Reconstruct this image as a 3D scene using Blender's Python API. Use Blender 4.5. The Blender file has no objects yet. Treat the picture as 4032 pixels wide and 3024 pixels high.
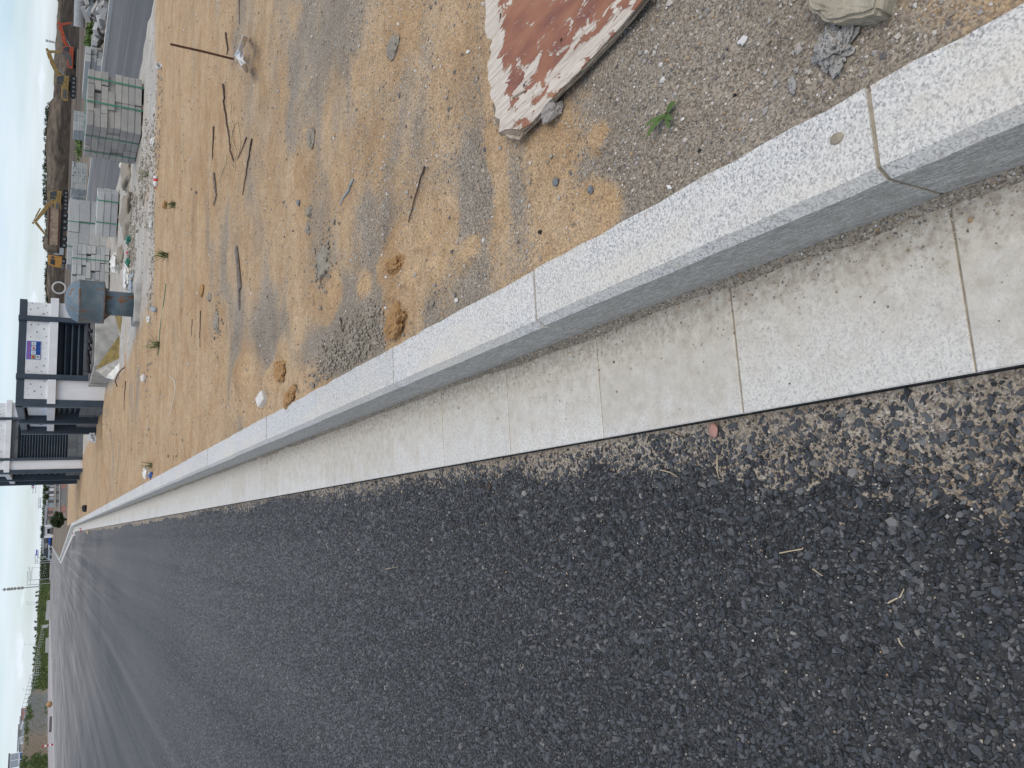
import bpy, bmesh, math, random
import numpy as np
from mathutils import Vector, Matrix, Euler
random.seed(7); rng = np.random.default_rng(7)
SC = bpy.context.scene; COL = SC.collection

# ------------------------------------------------------------------ camera
# The photograph was taken with the phone on its side: the world's up is the picture's left.
F, ROLL, VH, H, YAW = 3028.0, math.radians(2.14), 209.5, 1.303, 0.1873
TH = math.atan2((2016 - VH) * math.cos(ROLL), F)
fw = Vector((math.sin(YAW) * math.cos(TH), math.cos(YAW) * math.cos(TH), -math.sin(TH)))
r0 = Vector((math.cos(YAW), -math.sin(YAW), 0)); u0 = r0.cross(fw)
rr = r0 * math.cos(ROLL) + u0 * math.sin(ROLL); uu = u0 * math.cos(ROLL) - r0 * math.sin(ROLL)
cd = bpy.data.cameras.new('camera'); cam = bpy.data.objects.new('camera', cd); COL.objects.link(cam)
M3 = Matrix((-uu, rr, -fw)).transposed()
cam.matrix_world = Matrix.Translation((0, 0, H)) @ M3.to_4x4()
cd.sensor_width = 36.0; cd.lens = F / 4032 * 36.0; cd.clip_start = 0.02; cd.clip_end = 9000
SC.camera = cam

# ------------------------------------------------------------------ light
SUN_EL, SUN_AZ = math.radians(60), math.radians(165)      # azimuth from +Y towards +X
wd = bpy.data.worlds.new('World'); SC.world = wd; wd.use_nodes = True
wt = wd.node_tree; wt.nodes.clear()
def wn(t, **k):
    n = wt.nodes.new(t)
    for a, b in k.items(): setattr(n, a, b)
    return n
sky = wn('ShaderNodeTexSky', sky_type='NISHITA', sun_disc=False, sun_elevation=SUN_EL, sun_rotation=SUN_AZ,
         altitude=0, air_density=1.0, dust_density=.7, ozone_density=1.3)
bg = wn('ShaderNodeBackground'); out = wn('ShaderNodeOutputWorld')
tc = wn('ShaderNodeTexCoord'); sep = wn('ShaderNodeSeparateXYZ'); wt.links.new(tc.outputs['Generated'], sep.inputs[0])
def wmath(op, a, b=None, clamp=False):
    n = wn('ShaderNodeMath', operation=op, use_clamp=clamp)
    for i, v in enumerate((a, b)):
        if v is None: continue
        if isinstance(v, (int, float)): n.inputs[i].default_value = v
        else: wt.links.new(v, n.inputs[i])
    return n.outputs[0]
# thin cloud sheets on a flat layer (plane projection) and a row of small heaped clouds low over the horizon
inv = wmath('DIVIDE', 1.0, wmath('ADD', wmath('MAXIMUM', sep.outputs['Z'], 0.0), 0.08))
cmb = wn('ShaderNodeCombineXYZ'); wt.links.new(wmath('MULTIPLY', sep.outputs['X'], inv), cmb.inputs[0]); wt.links.new(wmath('MULTIPLY', sep.outputs['Y'], inv), cmb.inputs[1])
n1 = wn('ShaderNodeTexNoise'); n1.inputs['Scale'].default_value = .55; n1.inputs['Detail'].default_value = 4; n1.inputs['Roughness'].default_value = .52
wt.links.new(cmb.outputs[0], n1.inputs['Vector'])
sheet = wn('ShaderNodeMapRange'); wt.links.new(n1.outputs['Fac'], sheet.inputs[0])
sheet.inputs[1].default_value = .30; sheet.inputs[2].default_value = .72; sheet.inputs[3].default_value = .06; sheet.inputs[4].default_value = .95
mp = wn('ShaderNodeMapping'); mp.inputs['Scale'].default_value = (13, 13, 30); wt.links.new(tc.outputs['Generated'], mp.inputs['Vector'])
n2 = wn('ShaderNodeTexNoise'); n2.inputs['Scale'].default_value = 1.0; n2.inputs['Detail'].default_value = 5; n2.inputs['Roughness'].default_value = .55
wt.links.new(mp.outputs[0], n2.inputs['Vector'])
band = wn('ShaderNodeMapRange'); wt.links.new(wmath('ABSOLUTE', wmath('SUBTRACT', sep.outputs['Z'], .021)), band.inputs[0])
band.inputs[1].default_value = .0; band.inputs[2].default_value = .016; band.inputs[3].default_value = .11; band.inputs[4].default_value = -.25
heap = wn('ShaderNodeMapRange'); wt.links.new(wmath('ADD', n2.outputs['Fac'], band.outputs[0]), heap.inputs[0])
heap.inputs[1].default_value = .62; heap.inputs[2].default_value = .74
cl = wmath('MAXIMUM', sheet.outputs[0], wmath('MULTIPLY', heap.outputs[0], .95), clamp=True)
mixc = wn('ShaderNodeMix', data_type='RGBA'); wt.links.new(cl, mixc.inputs[0]); tint = wn('ShaderNodeMix', data_type='RGBA', blend_type='MULTIPLY'); tint.inputs[0].default_value = 1; wt.links.new(sky.outputs[0], tint.inputs[6]); tint.inputs[7].default_value = (.80, .91, 1.13, 1); wt.links.new(tint.outputs[2], mixc.inputs[6])
mixc.inputs[7].default_value = (6.1, 6.7, 7.35, 1)
wt.links.new(mixc.outputs[2], bg.inputs['Color']); bg.inputs['Strength'].default_value = .10
wt.links.new(bg.outputs[0], out.inputs[0])
sd = bpy.data.lights.new('sun', 'SUN'); sd.energy = 1.3; sd.angle = math.radians(48); sd.color = (1, .925, .83)
sun = bpy.data.objects.new('sun', sd); COL.objects.link(sun)
sun.rotation_euler = Vector((-math.sin(SUN_AZ) * math.cos(SUN_EL), -math.cos(SUN_AZ) * math.cos(SUN_EL), -math.sin(SUN_EL))).to_track_quat('-Z', 'Y').to_euler()
SC.view_settings.view_transform = 'Standard'; SC.view_settings.look = 'None'
SC.view_settings.exposure = 0.47; SC.view_settings.gamma = 1.0; SC.view_settings.use_curve_mapping = False

# ------------------------------------------------------------------ helpers
def ray(x, y):
    """direction of a photograph pixel (4032x3024)"""
    return fw * F + (-uu) * (x - 2016) + rr * (1512 - y)
def P(x, y, z=0.0):
    """where a pixel's ray meets the level z"""
    d = ray(x, y); t = (z - H) / d.z; return Vector((d.x * t, d.y * t, z))
def at(x, y, dist):
    d = ray(x, y); t = dist / math.hypot(d.x, d.y); return Vector((d.x * t, d.y * t, H + d.z * t))
def link(name, data, parent=None, m=None):
    o = bpy.data.objects.new(name, data); COL.objects.link(o)
    if m is not None and data is not None:
        for q in (m if isinstance(m, (list, tuple)) else [m]): data.materials.append(q)
    if parent is not None: o.parent = parent
    return o
def tag(o, label, cat, group=None):
    o['label'] = label; o['category'] = cat
    if group: o['group'] = group
    return o
def struct(o): o['kind'] = 'structure'; return o
def stuff(o, label, cat=None):
    o['kind'] = 'stuff'; o['label'] = label
    if cat: o['category'] = cat
    return o
def thing(name, label, cat, loc=(0, 0, 0), rotz=0, group=None):
    o = bpy.data.objects.new(name, None); COL.objects.link(o); o.location = loc; o.rotation_euler = (0, 0, rotz); o.empty_display_size = .1
    return tag(o, label, cat, group)
def npmesh(name, V, Fc, mats=None, smooth=False, matidx=None):
    """V (n,3), Fc (m,k) with equal face sizes"""
    me = bpy.data.meshes.new(name); V = np.asarray(V, np.float32); Fc = np.asarray(Fc, np.int32); k = Fc.shape[1]
    me.vertices.add(len(V)); me.vertices.foreach_set('co', V.ravel())
    me.loops.add(Fc.size); me.loops.foreach_set('vertex_index', Fc.ravel())
    me.polygons.add(len(Fc)); me.polygons.foreach_set('loop_start', np.arange(0, Fc.size, k, dtype=np.int32))
    try: me.polygons.foreach_set('loop_total', np.full(len(Fc), k, np.int32))
    except Exception: pass
    if matidx is not None: me.polygons.foreach_set('material_index', np.asarray(matidx, np.int32))
    me.polygons.foreach_set('use_smooth', np.full(len(Fc), smooth, bool))
    me.update(calc_edges=True); me.validate()
    return me
def bmo(name, bm, m, parent=None, smooth=False):
    me = bpy.data.meshes.new(name); bm.normal_update(); bm.to_mesh(me); bm.free()
    if smooth:
        me.polygons.foreach_set('use_smooth', np.ones(len(me.polygons), bool))
    return link(name, me, parent, m)
def box(bm, c, s, rot=None, taper=None):
    c = Vector(c); R = (Euler(rot).to_matrix() if rot is not None else Matrix.Identity(3)); vs = []
    for dz in (-.5, .5):
        for dx, dy in ((-.5, -.5), (.5, -.5), (.5, .5), (-.5, .5)):
            k = taper if (taper and dz > 0) else 1
            vs.append(bm.verts.new(c + R @ Vector((dx * s[0] * k, dy * s[1] * k, dz * s[2]))))
    return [bm.faces.new([vs[i] for i in f]) for f in ((3, 2, 1, 0), (4, 5, 6, 7), (0, 1, 5, 4), (1, 2, 6, 5), (2, 3, 7, 6), (3, 0, 4, 7))]
def bbox(name, lo, hi, m, parent=None, bevel=0.0, rot=None):
    bm = bmesh.new(); lo = Vector(lo); hi = Vector(hi); box(bm, (lo + hi) / 2, hi - lo, rot)
    if bevel: bmesh.ops.bevel(bm, geom=list(bm.edges), offset=bevel, segments=1, affect='EDGES')
    return bmo(name, bm, m, parent)
def prism(bm, pts, z0, z1):
    a = [bm.verts.new((p[0], p[1], z0)) for p in pts]; b = [bm.verts.new((p[0], p[1], z1)) for p in pts]
    n = len(pts); bm.faces.new(a[::-1]); bm.faces.new(b)
    for i in range(n): bm.faces.new((a[i], a[(i + 1) % n], b[(i + 1) % n], b[i]))
def tube(bm, pts, r, n=6, cap=True):
    pts = [Vector(p) for p in pts]; rs = r if isinstance(r, (list, tuple)) else [r] * len(pts); rings = []; ref = None
    for i, p in enumerate(pts):
        t = (pts[min(i + 1, len(pts) - 1)] - pts[max(i - 1, 0)]).normalized()
        if ref is None: ref = t.orthogonal().normalized()
        ref = (ref - t * ref.dot(t)).normalized(); b = t.cross(ref)
        rings.append([bm.verts.new(p + (ref * math.cos(2 * math.pi * k / n) + b * math.sin(2 * math.pi * k / n)) * rs[i]) for k in range(n)])
    for a, b in zip(rings, rings[1:]):
        for k in range(n): bm.faces.new((a[k], a[(k + 1) % n], b[(k + 1) % n], b[k]))
    if cap: bm.faces.new(rings[0][::-1]); bm.faces.new(rings[-1])
def lathe(bm, prof, n=32, c=(0, 0, 0)):
    rings = []
    for r, z in prof:
        rings.append([bm.verts.new((c[0] + max(r, 1e-4) * math.cos(2 * math.pi * k / n), c[1] + max(r, 1e-4) * math.sin(2 * math.pi * k / n), c[2] + z)) for k in range(n)])
    for a, b in zip(rings, rings[1:]):
        for k in range(n): bm.faces.new((a[k], a[(k + 1) % n], b[(k + 1) % n], b[k]))
    bm.faces.new(rings[0][::-1]); bm.faces.new(rings[-1])
def hsh(ix, iy, s):
    h = (ix.astype(np.int64) * 374761393 + iy.astype(np.int64) * 668265263 + s * 974711) & 0x7fffffff
    h = (h ^ (h >> 13)) * 1274126177 & 0x7fffffff; h = h ^ (h >> 16)
    return (h & 0xffff) / 65535.0
def vn(x, y, s=0):
    x = np.asarray(x, float); y = np.asarray(y, float); ix = np.floor(x); iy = np.floor(y); fx = x - ix; fy = y - iy
    fx = fx * fx * (3 - 2 * fx); fy = fy * fy * (3 - 2 * fy)
    a = hsh(ix, iy, s); b = hsh(ix + 1, iy, s); c = hsh(ix, iy + 1, s); d = hsh(ix + 1, iy + 1, s)
    return (a * (1 - fx) + b * fx) * (1 - fy) + (c * (1 - fx) + d * fx) * fy
def fbm(x, y, s=0, o=4, g=.5):
    t = 0; a = 1; n = 0
    for i in range(o): t = t + a * vn(x * 2 ** i, y * 2 ** i, s + i * 17); n += a; a *= g
    return t / n
def sstep(a, b, x): t = np.clip((np.asarray(x, float) - a) / (b - a), 0, 1); return t * t * (3 - 2 * t)
def lump(name, size, m, parent=None, seed=0, sub=3, rough=.25, flat=.0, smooth=True, loc=(0, 0, 0), rotz=0, freq=2.2, facet=0):
    """an irregular stone or clod, resting with its underside at z = 0 of its own frame"""
    bm = bmesh.new(); bmesh.ops.create_icosphere(bm, subdivisions=sub, radius=1)
    r = random.Random(seed); co = np.array([v.co[:] for v in bm.verts]); o3 = [r.uniform(0, 50) for _ in range(3)]
    def n3(q, f): return (vn(q[:, 0] * f + o3[0], q[:, 1] * f + o3[1], seed) + vn(q[:, 1] * f + o3[1], q[:, 2] * f + o3[2], seed + 5) + vn(q[:, 2] * f + o3[2], q[:, 0] * f + o3[0], seed + 9)) / 3
    d = 1 + rough * 2 * (n3(co, freq) - .5) + rough * (n3(co, freq * 2.7) - .5) + rough * .5 * (n3(co, freq * 6) - .5)
    d = d + rough * .22 * (n3(co, freq * 15) - .5) + rough * .10 * (n3(co, freq * 34) - .5)
    co = co * d[:, None]
    for _ in range(facet):   # broken flat faces
        n = np.array([r.gauss(0, 1) for _ in range(3)]); n /= np.linalg.norm(n); h = r.uniform(.55, .85); s = co @ n
        co = co - np.clip(s - h, 0, None)[:, None] * n
    co *= np.array(size) / 2; z0 = co[:, 2].min(); lim = z0 + (co[:, 2].max() - z0) * flat
    co[:, 2] = np.maximum(co[:, 2], lim) - lim
    for v, c in zip(bm.verts, co): v.co = c
    o = bmo(name, bm, m, parent, smooth); o.location = loc; o.rotation_euler = (0, 0, rotz); return o

# ---- materials
class NB:
    def __init__(s, name):
        s.m = bpy.data.materials.new(name); s.m.use_nodes = True; s.t = s.m.node_tree; s.b = s.t.nodes['Principled BSDF']; s._p = None
    def nd(s, t, **k):
        n = s.t.nodes.new(t)
        for a, b in k.items(): setattr(n, a, b)
        return n
    def put(s, sock, v):
        if v is None: return
        if hasattr(v, 'is_linked') or hasattr(v, 'links'): s.t.links.new(v, sock)
        elif isinstance(v, (tuple, list)) and sock.type == 'RGBA': sock.default_value = (*v[:3], 1)
        else: sock.default_value = v
    def pos(s):
        if s._p is None: s._p = s.nd('ShaderNodeNewGeometry').outputs['Position']
        return s._p
    def obj(s): return s.nd('ShaderNodeTexCoord').outputs['Object']
    def xyz(s, v): n = s.nd('ShaderNodeSeparateXYZ'); s.put(n.inputs[0], v); return n.outputs
    def sc(s, v, k, off=(0, 0, 0)):
        n = s.nd('ShaderNodeMapping'); s.put(n.inputs['Vector'], v); n.inputs['Scale'].default_value = k; n.inputs['Location'].default_value = off; return n.outputs[0]
    def noise(s, v, scale, detail=3, rough=.55, dist=0):
        n = s.nd('ShaderNodeTexNoise'); s.put(n.inputs['Vector'], v); n.inputs['Scale'].default_value = scale; n.inputs['Detail'].default_value = detail
        n.inputs['Roughness'].default_value = rough; n.inputs['Distortion'].default_value = dist; return n.outputs['Fac']
    def voro(s, v, scale, out='Distance', rand=1, feature='F1'):
        n = s.nd('ShaderNodeTexVoronoi', feature=feature); s.put(n.inputs['Vector'], v); n.inputs['Scale'].default_value = scale; n.inputs['Randomness'].default_value = rand; return n.outputs[out]
    def mr(s, v, a, b, c=0., d=1.):
        n = s.nd('ShaderNodeMapRange'); s.put(n.inputs[0], v)
        for i, q in enumerate((a, b, c, d)): n.inputs[i + 1].default_value = q
        return n.outputs[0]
    def ramp(s, v, stops, interp='LINEAR'):
        n = s.nd('ShaderNodeValToRGB'); s.put(n.inputs[0], v); e = n.color_ramp.elements; n.color_ramp.interpolation = interp
        while len(e) < len(stops): e.new(.5)
        for q, (p, c) in zip(e, stops): q.position = p; q.color = (*c, 1) if len(c) == 3 else c
        return n.outputs[0]
    def mix(s, f, a, b, mode='MIX'):
        n = s.nd('ShaderNodeMix', data_type='RGBA', blend_type=mode); s.put(n.inputs[0], f); s.put(n.inputs[6], a); s.put(n.inputs[7], b); return n.outputs[2]
    def ma(s, op, a, b=None, c=None, clamp=False):
        n = s.nd('ShaderNodeMath', operation=op, use_clamp=clamp)
        for i, v in enumerate((a, b, c)): s.put(n.inputs[i], v)
        return n.outputs[0]
    def attr(s, name): return s.nd('ShaderNodeAttribute', attribute_name=name).outputs['Fac']
    def island(s): return s.nd('ShaderNodeNewGeometry').outputs['Random Per Island']
    def orand(s): return s.nd('ShaderNodeObjectInfo').outputs['Random']
    def bump(s, h, strength=.5, dist=.01):
        n = s.nd('ShaderNodeBump'); s.put(n.inputs['Height'], h); n.inputs['Strength'].default_value = strength; n.inputs['Distance'].default_value = dist; return n.outputs[0]
    def done(s, col=None, rough=.8, normal=None, spec=.4, metal=0.):
        s.put(s.b.inputs['Base Color'], col); s.put(s.b.inputs['Roughness'], rough); s.put(s.b.inputs['Metallic'], metal)
        s.put(s.b.inputs['Specular IOR Level'], spec)
        if normal is not None: s.t.links.new(normal, s.b.inputs['Normal'])
        return s.m
def simple(name, c, rough=.7, vary=.12, scale=6., spec=.4, metal=0., bump=0., bscale=60.):
    """plain paint/plastic/stone colour with a little dirt and unevenness"""
    k = NB(name); p = k.obj(); n = k.noise(p, scale, 4, .6)
    d = tuple(max(0, q * (1 - 1.6 * vary)) for q in c); l = tuple(min(1, q * (1 + .7 * vary)) for q in c)
    col = k.ramp(n, [(.28, d), (.72, l)])
    nr = k.bump(k.noise(p, bscale, 3), .4, bump) if bump else None
    return k.done(col, rough, nr, spec, metal)

def mat_asphalt():
    k = NB('asphalt'); p = k.pos(); x, y, z = k.xyz(p)
    cell = k.voro(p, 85, 'Color'); g = k.xyz(cell)[0]
    fine = k.noise(p, 160, 3, .6)
    col = k.ramp(k.ma('ADD', k.ma('MULTIPLY', g, .6), k.ma('MULTIPLY', fine, .4)), [(.15, (.040, .041, .042)), (.5, (.082, .083, .083)), (.85, (.15, .15, .148))])
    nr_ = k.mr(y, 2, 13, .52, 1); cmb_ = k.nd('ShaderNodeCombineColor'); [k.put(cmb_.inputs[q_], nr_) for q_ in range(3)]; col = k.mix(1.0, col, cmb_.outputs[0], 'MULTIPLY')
    # broad tracks of dust dragged along the carriageway, stronger far down the road and towards the far side; also paints in the grazing brightening
    tr = k.noise(k.sc(p, (2.3, .030, 1)), 1.0, 5, .68, .5); blot = k.noise(k.sc(p, (.25, .08, 1)), 1.0, 4, .6)
    amt = k.ma('ADD', k.mr(y, 3, 45, .05, .62), k.mr(x, -9, -14, 0, .30))
    dust_and_sheen = k.ma('MULTIPLY', k.mr(tr, .42, .72), amt)
    dust_and_sheen = k.ma('ADD', dust_and_sheen, k.ma('MULTIPLY', k.mr(blot, .4, .7), k.ma('MULTIPLY', amt, .8)), clamp=True)
    dust_and_sheen = k.ma('ADD', dust_and_sheen, k.mr(y, 25, 110, 0, .42), clamp=True)
    col = k.mix(dust_and_sheen, col, (.29, .268, .243))
    h = k.ma('ADD', k.voro(p, 85), k.ma('MULTIPLY', fine, .5))
    return k.done(col, .9, k.bump(h, .55, .004), .2)
def mat_stone_asphalt():
    k = NB('bitumen_coated_stone'); p = k.pos(); i = k.island(); n = k.noise(p, 240, 3, .6)
    col = k.ramp(i, [(0, (.014, .0148, .016)), (.45, (.036, .0375, .039)), (.93, (.066, .068, .070)), (.985, (.105, .105, .103)), (1, (.24, .22, .19))])
    # grey dust caught in the hollows of each stone
    col = k.mix(k.mr(k.noise(p, 70, 4, .65), .52, .8, 0, .34), col, (.15, .145, .135))
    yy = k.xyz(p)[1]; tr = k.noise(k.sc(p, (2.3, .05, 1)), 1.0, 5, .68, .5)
    col = k.mix(k.ma('MULTIPLY', k.mr(yy, 1.2, 9, .03, .55), k.mr(tr, .3, .7, .35, 1.4)), col, (.185, .18, .172))  # lighter with distance: grazing brightness painted in along the dusty wheel tracks
    return k.done(col, k.mr(n, .3, .7, .36, .66), k.bump(n, .4, .0016), .65)
def granite(name, top=True):
    k = NB(name); p = k.pos(); x, y, z = k.xyz(p)
    a = k.voro(p, 270, 'Color'); g = k.xyz(a)[0]; b = k.noise(p, 150, 3, .62); c = k.noise(p, 420, 2, .6); big = k.noise(p, 7, 3, .6)
    f = k.ma('ADD', k.ma('MULTIPLY', b, .48), k.ma('ADD', k.ma('MULTIPLY', g, .28), k.ma('MULTIPLY', c, .24)))
    col = k.ramp(f, [(.30, (.22, .225, .24)), (.40, (.41, .41, .415)), (.49, (.565, .56, .55)), (.62, (.70, .69, .665))] if top != 'slab' else [(.28, (.36, .36, .36)), (.42, (.56, .555, .545)), (.60, (.70, .69, .665))])
    sp = k.ma('MULTIPLY', k.mr(k.xyz(k.voro(p, 210, 'Color'))[2], .89, .93, 0, .62 if top != 'slab' else .35), k.mr(k.voro(p, 210), .30, .48, 1, 0))
    col = k.mix(sp, col, (.13, .14, .17))
    col = k.mix(1.0, col, k.ramp(k.orand(), [(0, (.95, .92, .85)), (.5, (1.05, 1.02, .95)), (1, (.99, .97, .93))]), 'MULTIPLY')
    dirt = k.noise(k.sc(p, (6, 1.6, 6)), 1.0, 4, .6)
    if top == 'slab':      # dust washed over the channel slabs, thickest beside the kerb and along the joints
        nn = k.noise(p, 9, 5, .65)
        near = k.mr(x, .15, .475, -.10, .44)
        m = k.mr(k.ma('ADD', k.ma('ADD', nn, near), k.ma('MULTIPLY', k.ma('SUBTRACT', k.orand(), .5), .30)), .40, .76, .18, .88)
        col = k.mix(m, col, k.ramp(k.noise(p, 26, 4, .65), [(.3, (.42, .375, .295)), (.7, (.58, .535, .445))]))
        m2 = k.mr(k.ma('ADD', k.noise(p, 55, 4, .7), near), .78, .98, 0, .62)
        col = k.mix(m2, col, (.29, .235, .165))
    elif top:
        m = k.mr(k.ma('ADD', dirt, k.mr(x, .60, .50, 0, .12)), .50, .78, 0, .55)
        col = k.mix(m, col, (.66, .585, .46))
        m3 = k.mr(k.ma('ADD', k.noise(p, 16, 5, .72), k.mr(x, .60, .64, 0, .10)), .60, .74, 0, .55)
        col = k.mix(m3, col, (.44, .37, .27))
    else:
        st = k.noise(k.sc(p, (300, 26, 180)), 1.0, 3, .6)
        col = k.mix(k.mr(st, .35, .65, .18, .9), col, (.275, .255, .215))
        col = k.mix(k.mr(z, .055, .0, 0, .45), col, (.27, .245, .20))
    return k.done(col, .62, k.bump(f, .25, .0012), .4)
def mat_sand():
    k = NB('sand'); p = k.pos(); x, y, z = k.xyz(p)
    gr = k.attr('gravel'); pale = k.attr('pale')
    n1 = k.noise(p, 3.2, 5, .62); fine = k.noise(p, 620, 2, .6); mid = k.noise(p, 70, 4, .65); cell = k.xyz(k.voro(p, 240, 'Color'))[1]
    m = k.mr(k.ma('ADD', gr, k.ma('ADD', k.ma('MULTIPLY', k.ma('SUBTRACT', mid, .5), .8), k.ma('MULTIPLY', k.ma('SUBTRACT', fine, .5), .9))), .40, .60)
    ochre = k.ramp(n1, [(.25, (.33, .205, .105)), (.5, (.45, .305, .170)), (.75, (.52, .38, .235))])
    ochre = k.mix(k.mr(k.noise(k.sc(p, (.7, 3.2, 1)), 1, 4, .6), .45, .72, 0, .6), ochre, (.56, .42, .265))
    ochre = k.mix(k.mr(k.noise(p, 17, 5, .68), .46, .70, 0, .55), ochre, (.29, .178, .088))
    grey = k.ramp(k.ma('ADD', k.ma('MULTIPLY', n1, .5), k.ma('MULTIPLY', mid, .5)), [(.3, (.185, .152, .112)), (.5, (.275, .232, .178)), (.7, (.35, .305, .245))])
    col = k.mix(m, ochre, grey)
    col = k.mix(k.mr(k.ma('ADD', pale, k.ma('MULTIPLY', k.ma('SUBTRACT', mid, .5), .7)), .35, .7), col, k.ramp(n1, [(.3, (.36, .33, .285)), (.7, (.52, .49, .43))]))
    g2 = k.ma('ADD', k.ma('MULTIPLY', fine, .5), k.ma('MULTIPLY', cell, .5))
    col = k.mix(k.mr(m, 0, 1, .62, .85), col, k.ramp(g2, [(.2, (.34, .31, .29)), (.5, (1, 1, 1)), (.82, (1.7, 1.66, 1.58))]), 'MULTIPLY')
    h = k.ma('ADD', k.ma('MULTIPLY', mid, 1.0), k.ma('MULTIPLY', fine, .35))
    return k.done(col, .95, k.bump(h, .75, .006), .15)
def mat_pebble():
    k = NB('pebble'); p = k.pos(); i = k.island()
    col = k.ramp(i, [(0, (.10, .10, .105)), (.14, (.17, .15, .13)), (.16, (.25, .20, .145)), (.42, (.36, .30, .225)), (.44, (.40, .37, .33)), (.66, (.30, .285, .265)), (.68, (.46, .40, .31)), (.87, (.56, .52, .46)), (.92, (.42, .24, .10)), (.965, (.60, .57, .52)), (1, (.80, .78, .74))])
    col = k.mix(k.mr(k.noise(p, 300, 3), .4, .7, 0, .35), col, (.3, .25, .19))
    return k.done(col, .85, None, .25)
MAT = {}
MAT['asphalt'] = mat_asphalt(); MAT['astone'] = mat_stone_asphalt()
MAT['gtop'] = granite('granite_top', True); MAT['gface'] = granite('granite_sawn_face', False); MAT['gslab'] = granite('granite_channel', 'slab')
MAT['sand'] = mat_sand(); MAT['pebble'] = mat_pebble()
MAT['mortar'] = simple('mortar', (.34, .29, .21), .95, .2, 40, .2, bump=.003, bscale=300)
MAT['bitumen'] = simple('bitumen', (.03, .032, .036), .6, .3, 90, .4, bump=.002, bscale=200)
MAT['concrete'] = simple('concrete', (.42, .40, .36), .9, .25, 5, .25, bump=.004)
k = NB('soil'); p = k.pos(); n = k.noise(p, .35, 6, .65); n2_ = k.noise(p, .03, 4, .6)
MAT['soil'] = k.done(k.mix(k.mr(n2_, .4, .65), k.ramp(n, [(.3, (.10, .08, .06)), (.6, (.22, .175, .13))]), k.mix(k.ma('MULTIPLY', k.mr(k.xyz(p)[1], 48, 80), k.mr(k.xyz(p)[0], 18, 26)), k.ramp(n, [(.3, (.14, .115, .085)), (.6, (.28, .235, .18))]), k.ramp(n, [(.3, (.035, .028, .022)), (.6, (.10, .08, .06))]))), .95, k.bump(n, .6, .3), .1)

# ------------------------------------------------------------------ ground and carriageways
def sheet(name, pts, z, m, cuts=0):
    bm = bmesh.new(); bm.faces.new([bm.verts.new((q[0], q[1], z if len(q) < 3 else q[2])) for q in pts])
    return struct(bmo(name, bm, m))
sheet('ground', [(-4000, -40), (4000, -40), (4000, 6000), (-4000, 6000)], -.06, MAT['soil'])
ZR = -.033
bm = bmesh.new()
road_edge = [(.18, -3), (.18, 49.4), (-2.9, 96.5), (-3.4, 420)]
rl = [(-19.6, -3), (-19.6, 49.4), (-19.6, 96.5), (-19.6, 420)]
vs = [(bm.verts.new((a[0], a[1], ZR)), bm.verts.new((b[0], b[1], ZR))) for a, b in zip(rl, road_edge)]
for a, b in zip(vs, vs[1:]): bm.faces.new((a[0], a[1], b[1], b[0]))
struct(bmo('road', bm, MAT['asphalt']))
sheet('second_carriageway', [(8.0, 2), (17.35, 2), (17.35, 130), (8.0, 130)], .0, MAT['asphalt'])

# stones of the asphalt, near the camera: real, joined (no one could count them)
def hexstones(xs, ys, zs, rad, hgt, tilt=.35, sides=5, seed=1):
    r = np.random.default_rng(seed); n = len(xs); ang = r.uniform(0, 6.283, n)[:, None] + np.arange(sides)[None] * (6.283 / sides) + r.uniform(-.38, .38, (n, sides))
    st = r.uniform(.62, 1.5, n)[:, None]; an2 = r.uniform(0, 6.283, n)[:, None]
    ux, uy = np.cos(ang), np.sin(ang)
    ca, sa = np.cos(an2), np.sin(an2); ax = ux * ca + uy * sa; ay = -ux * sa + uy * ca; ax = ax * st; ay = ay / st
    ux, uy = ax * ca - ay * sa, ax * sa + ay * ca
    R = rad[:, None] * r.uniform(.8, 1.15, (n, sides))
    tx = r.normal(0, tilt, n)[:, None]; ty = r.normal(0, tilt, n)[:, None]
    bx = xs[:, None] + ux * R; by = ys[:, None] + uy * R; bz = np.broadcast_to((zs - .004)[:, None], bx.shape)
    k = r.uniform(.55, .8, n)[:, None]
    px = xs[:, None] + ux * R * k; py = ys[:, None] + uy * R * k
    pz = (zs + hgt)[:, None] + (ux * R * k) * tx + (uy * R * k) * ty - r.uniform(0, .25, (n, sides)) * hgt[:, None]
    V = np.concatenate([np.stack([bx, by, bz], -1), np.stack([px, py, pz], -1)], 1).reshape(-1, 3)
    b = (np.arange(n) * 2 * sides)[:, None]; T = []
    for i in range(sides):
        j = (i + 1) % sides; T += [np.concatenate([b + i, b + j, b + sides + j], 1), np.concatenate([b + i, b + sides + j, b + sides + i], 1)]
    for i in range(1, sides - 1): T.append(np.concatenate([b + sides, b + sides + i, b + sides + i + 1], 1))
    return V, np.concatenate(T, 0)
def scatter(x0, x1, y0, y1, s, keep, seed):
    r = np.random.default_rng(seed); gx, gy = np.meshgrid(np.arange(x0, x1, s), np.arange(y0, y1, s)); gx = gx.ravel() + r.uniform(-.5, .5, gx.size) * s; gy = gy.ravel() + r.uniform(-.5, .5, gy.size) * s
    q = keep(gx, gy); return gx[q], gy[q]
vis = lambda x, y: (x + .45 + .26 * y > -np.random.default_rng(99).random(len(x)) ** .8 * (.55 + .06 * y)) & (x < .172)
parts = []
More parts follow.
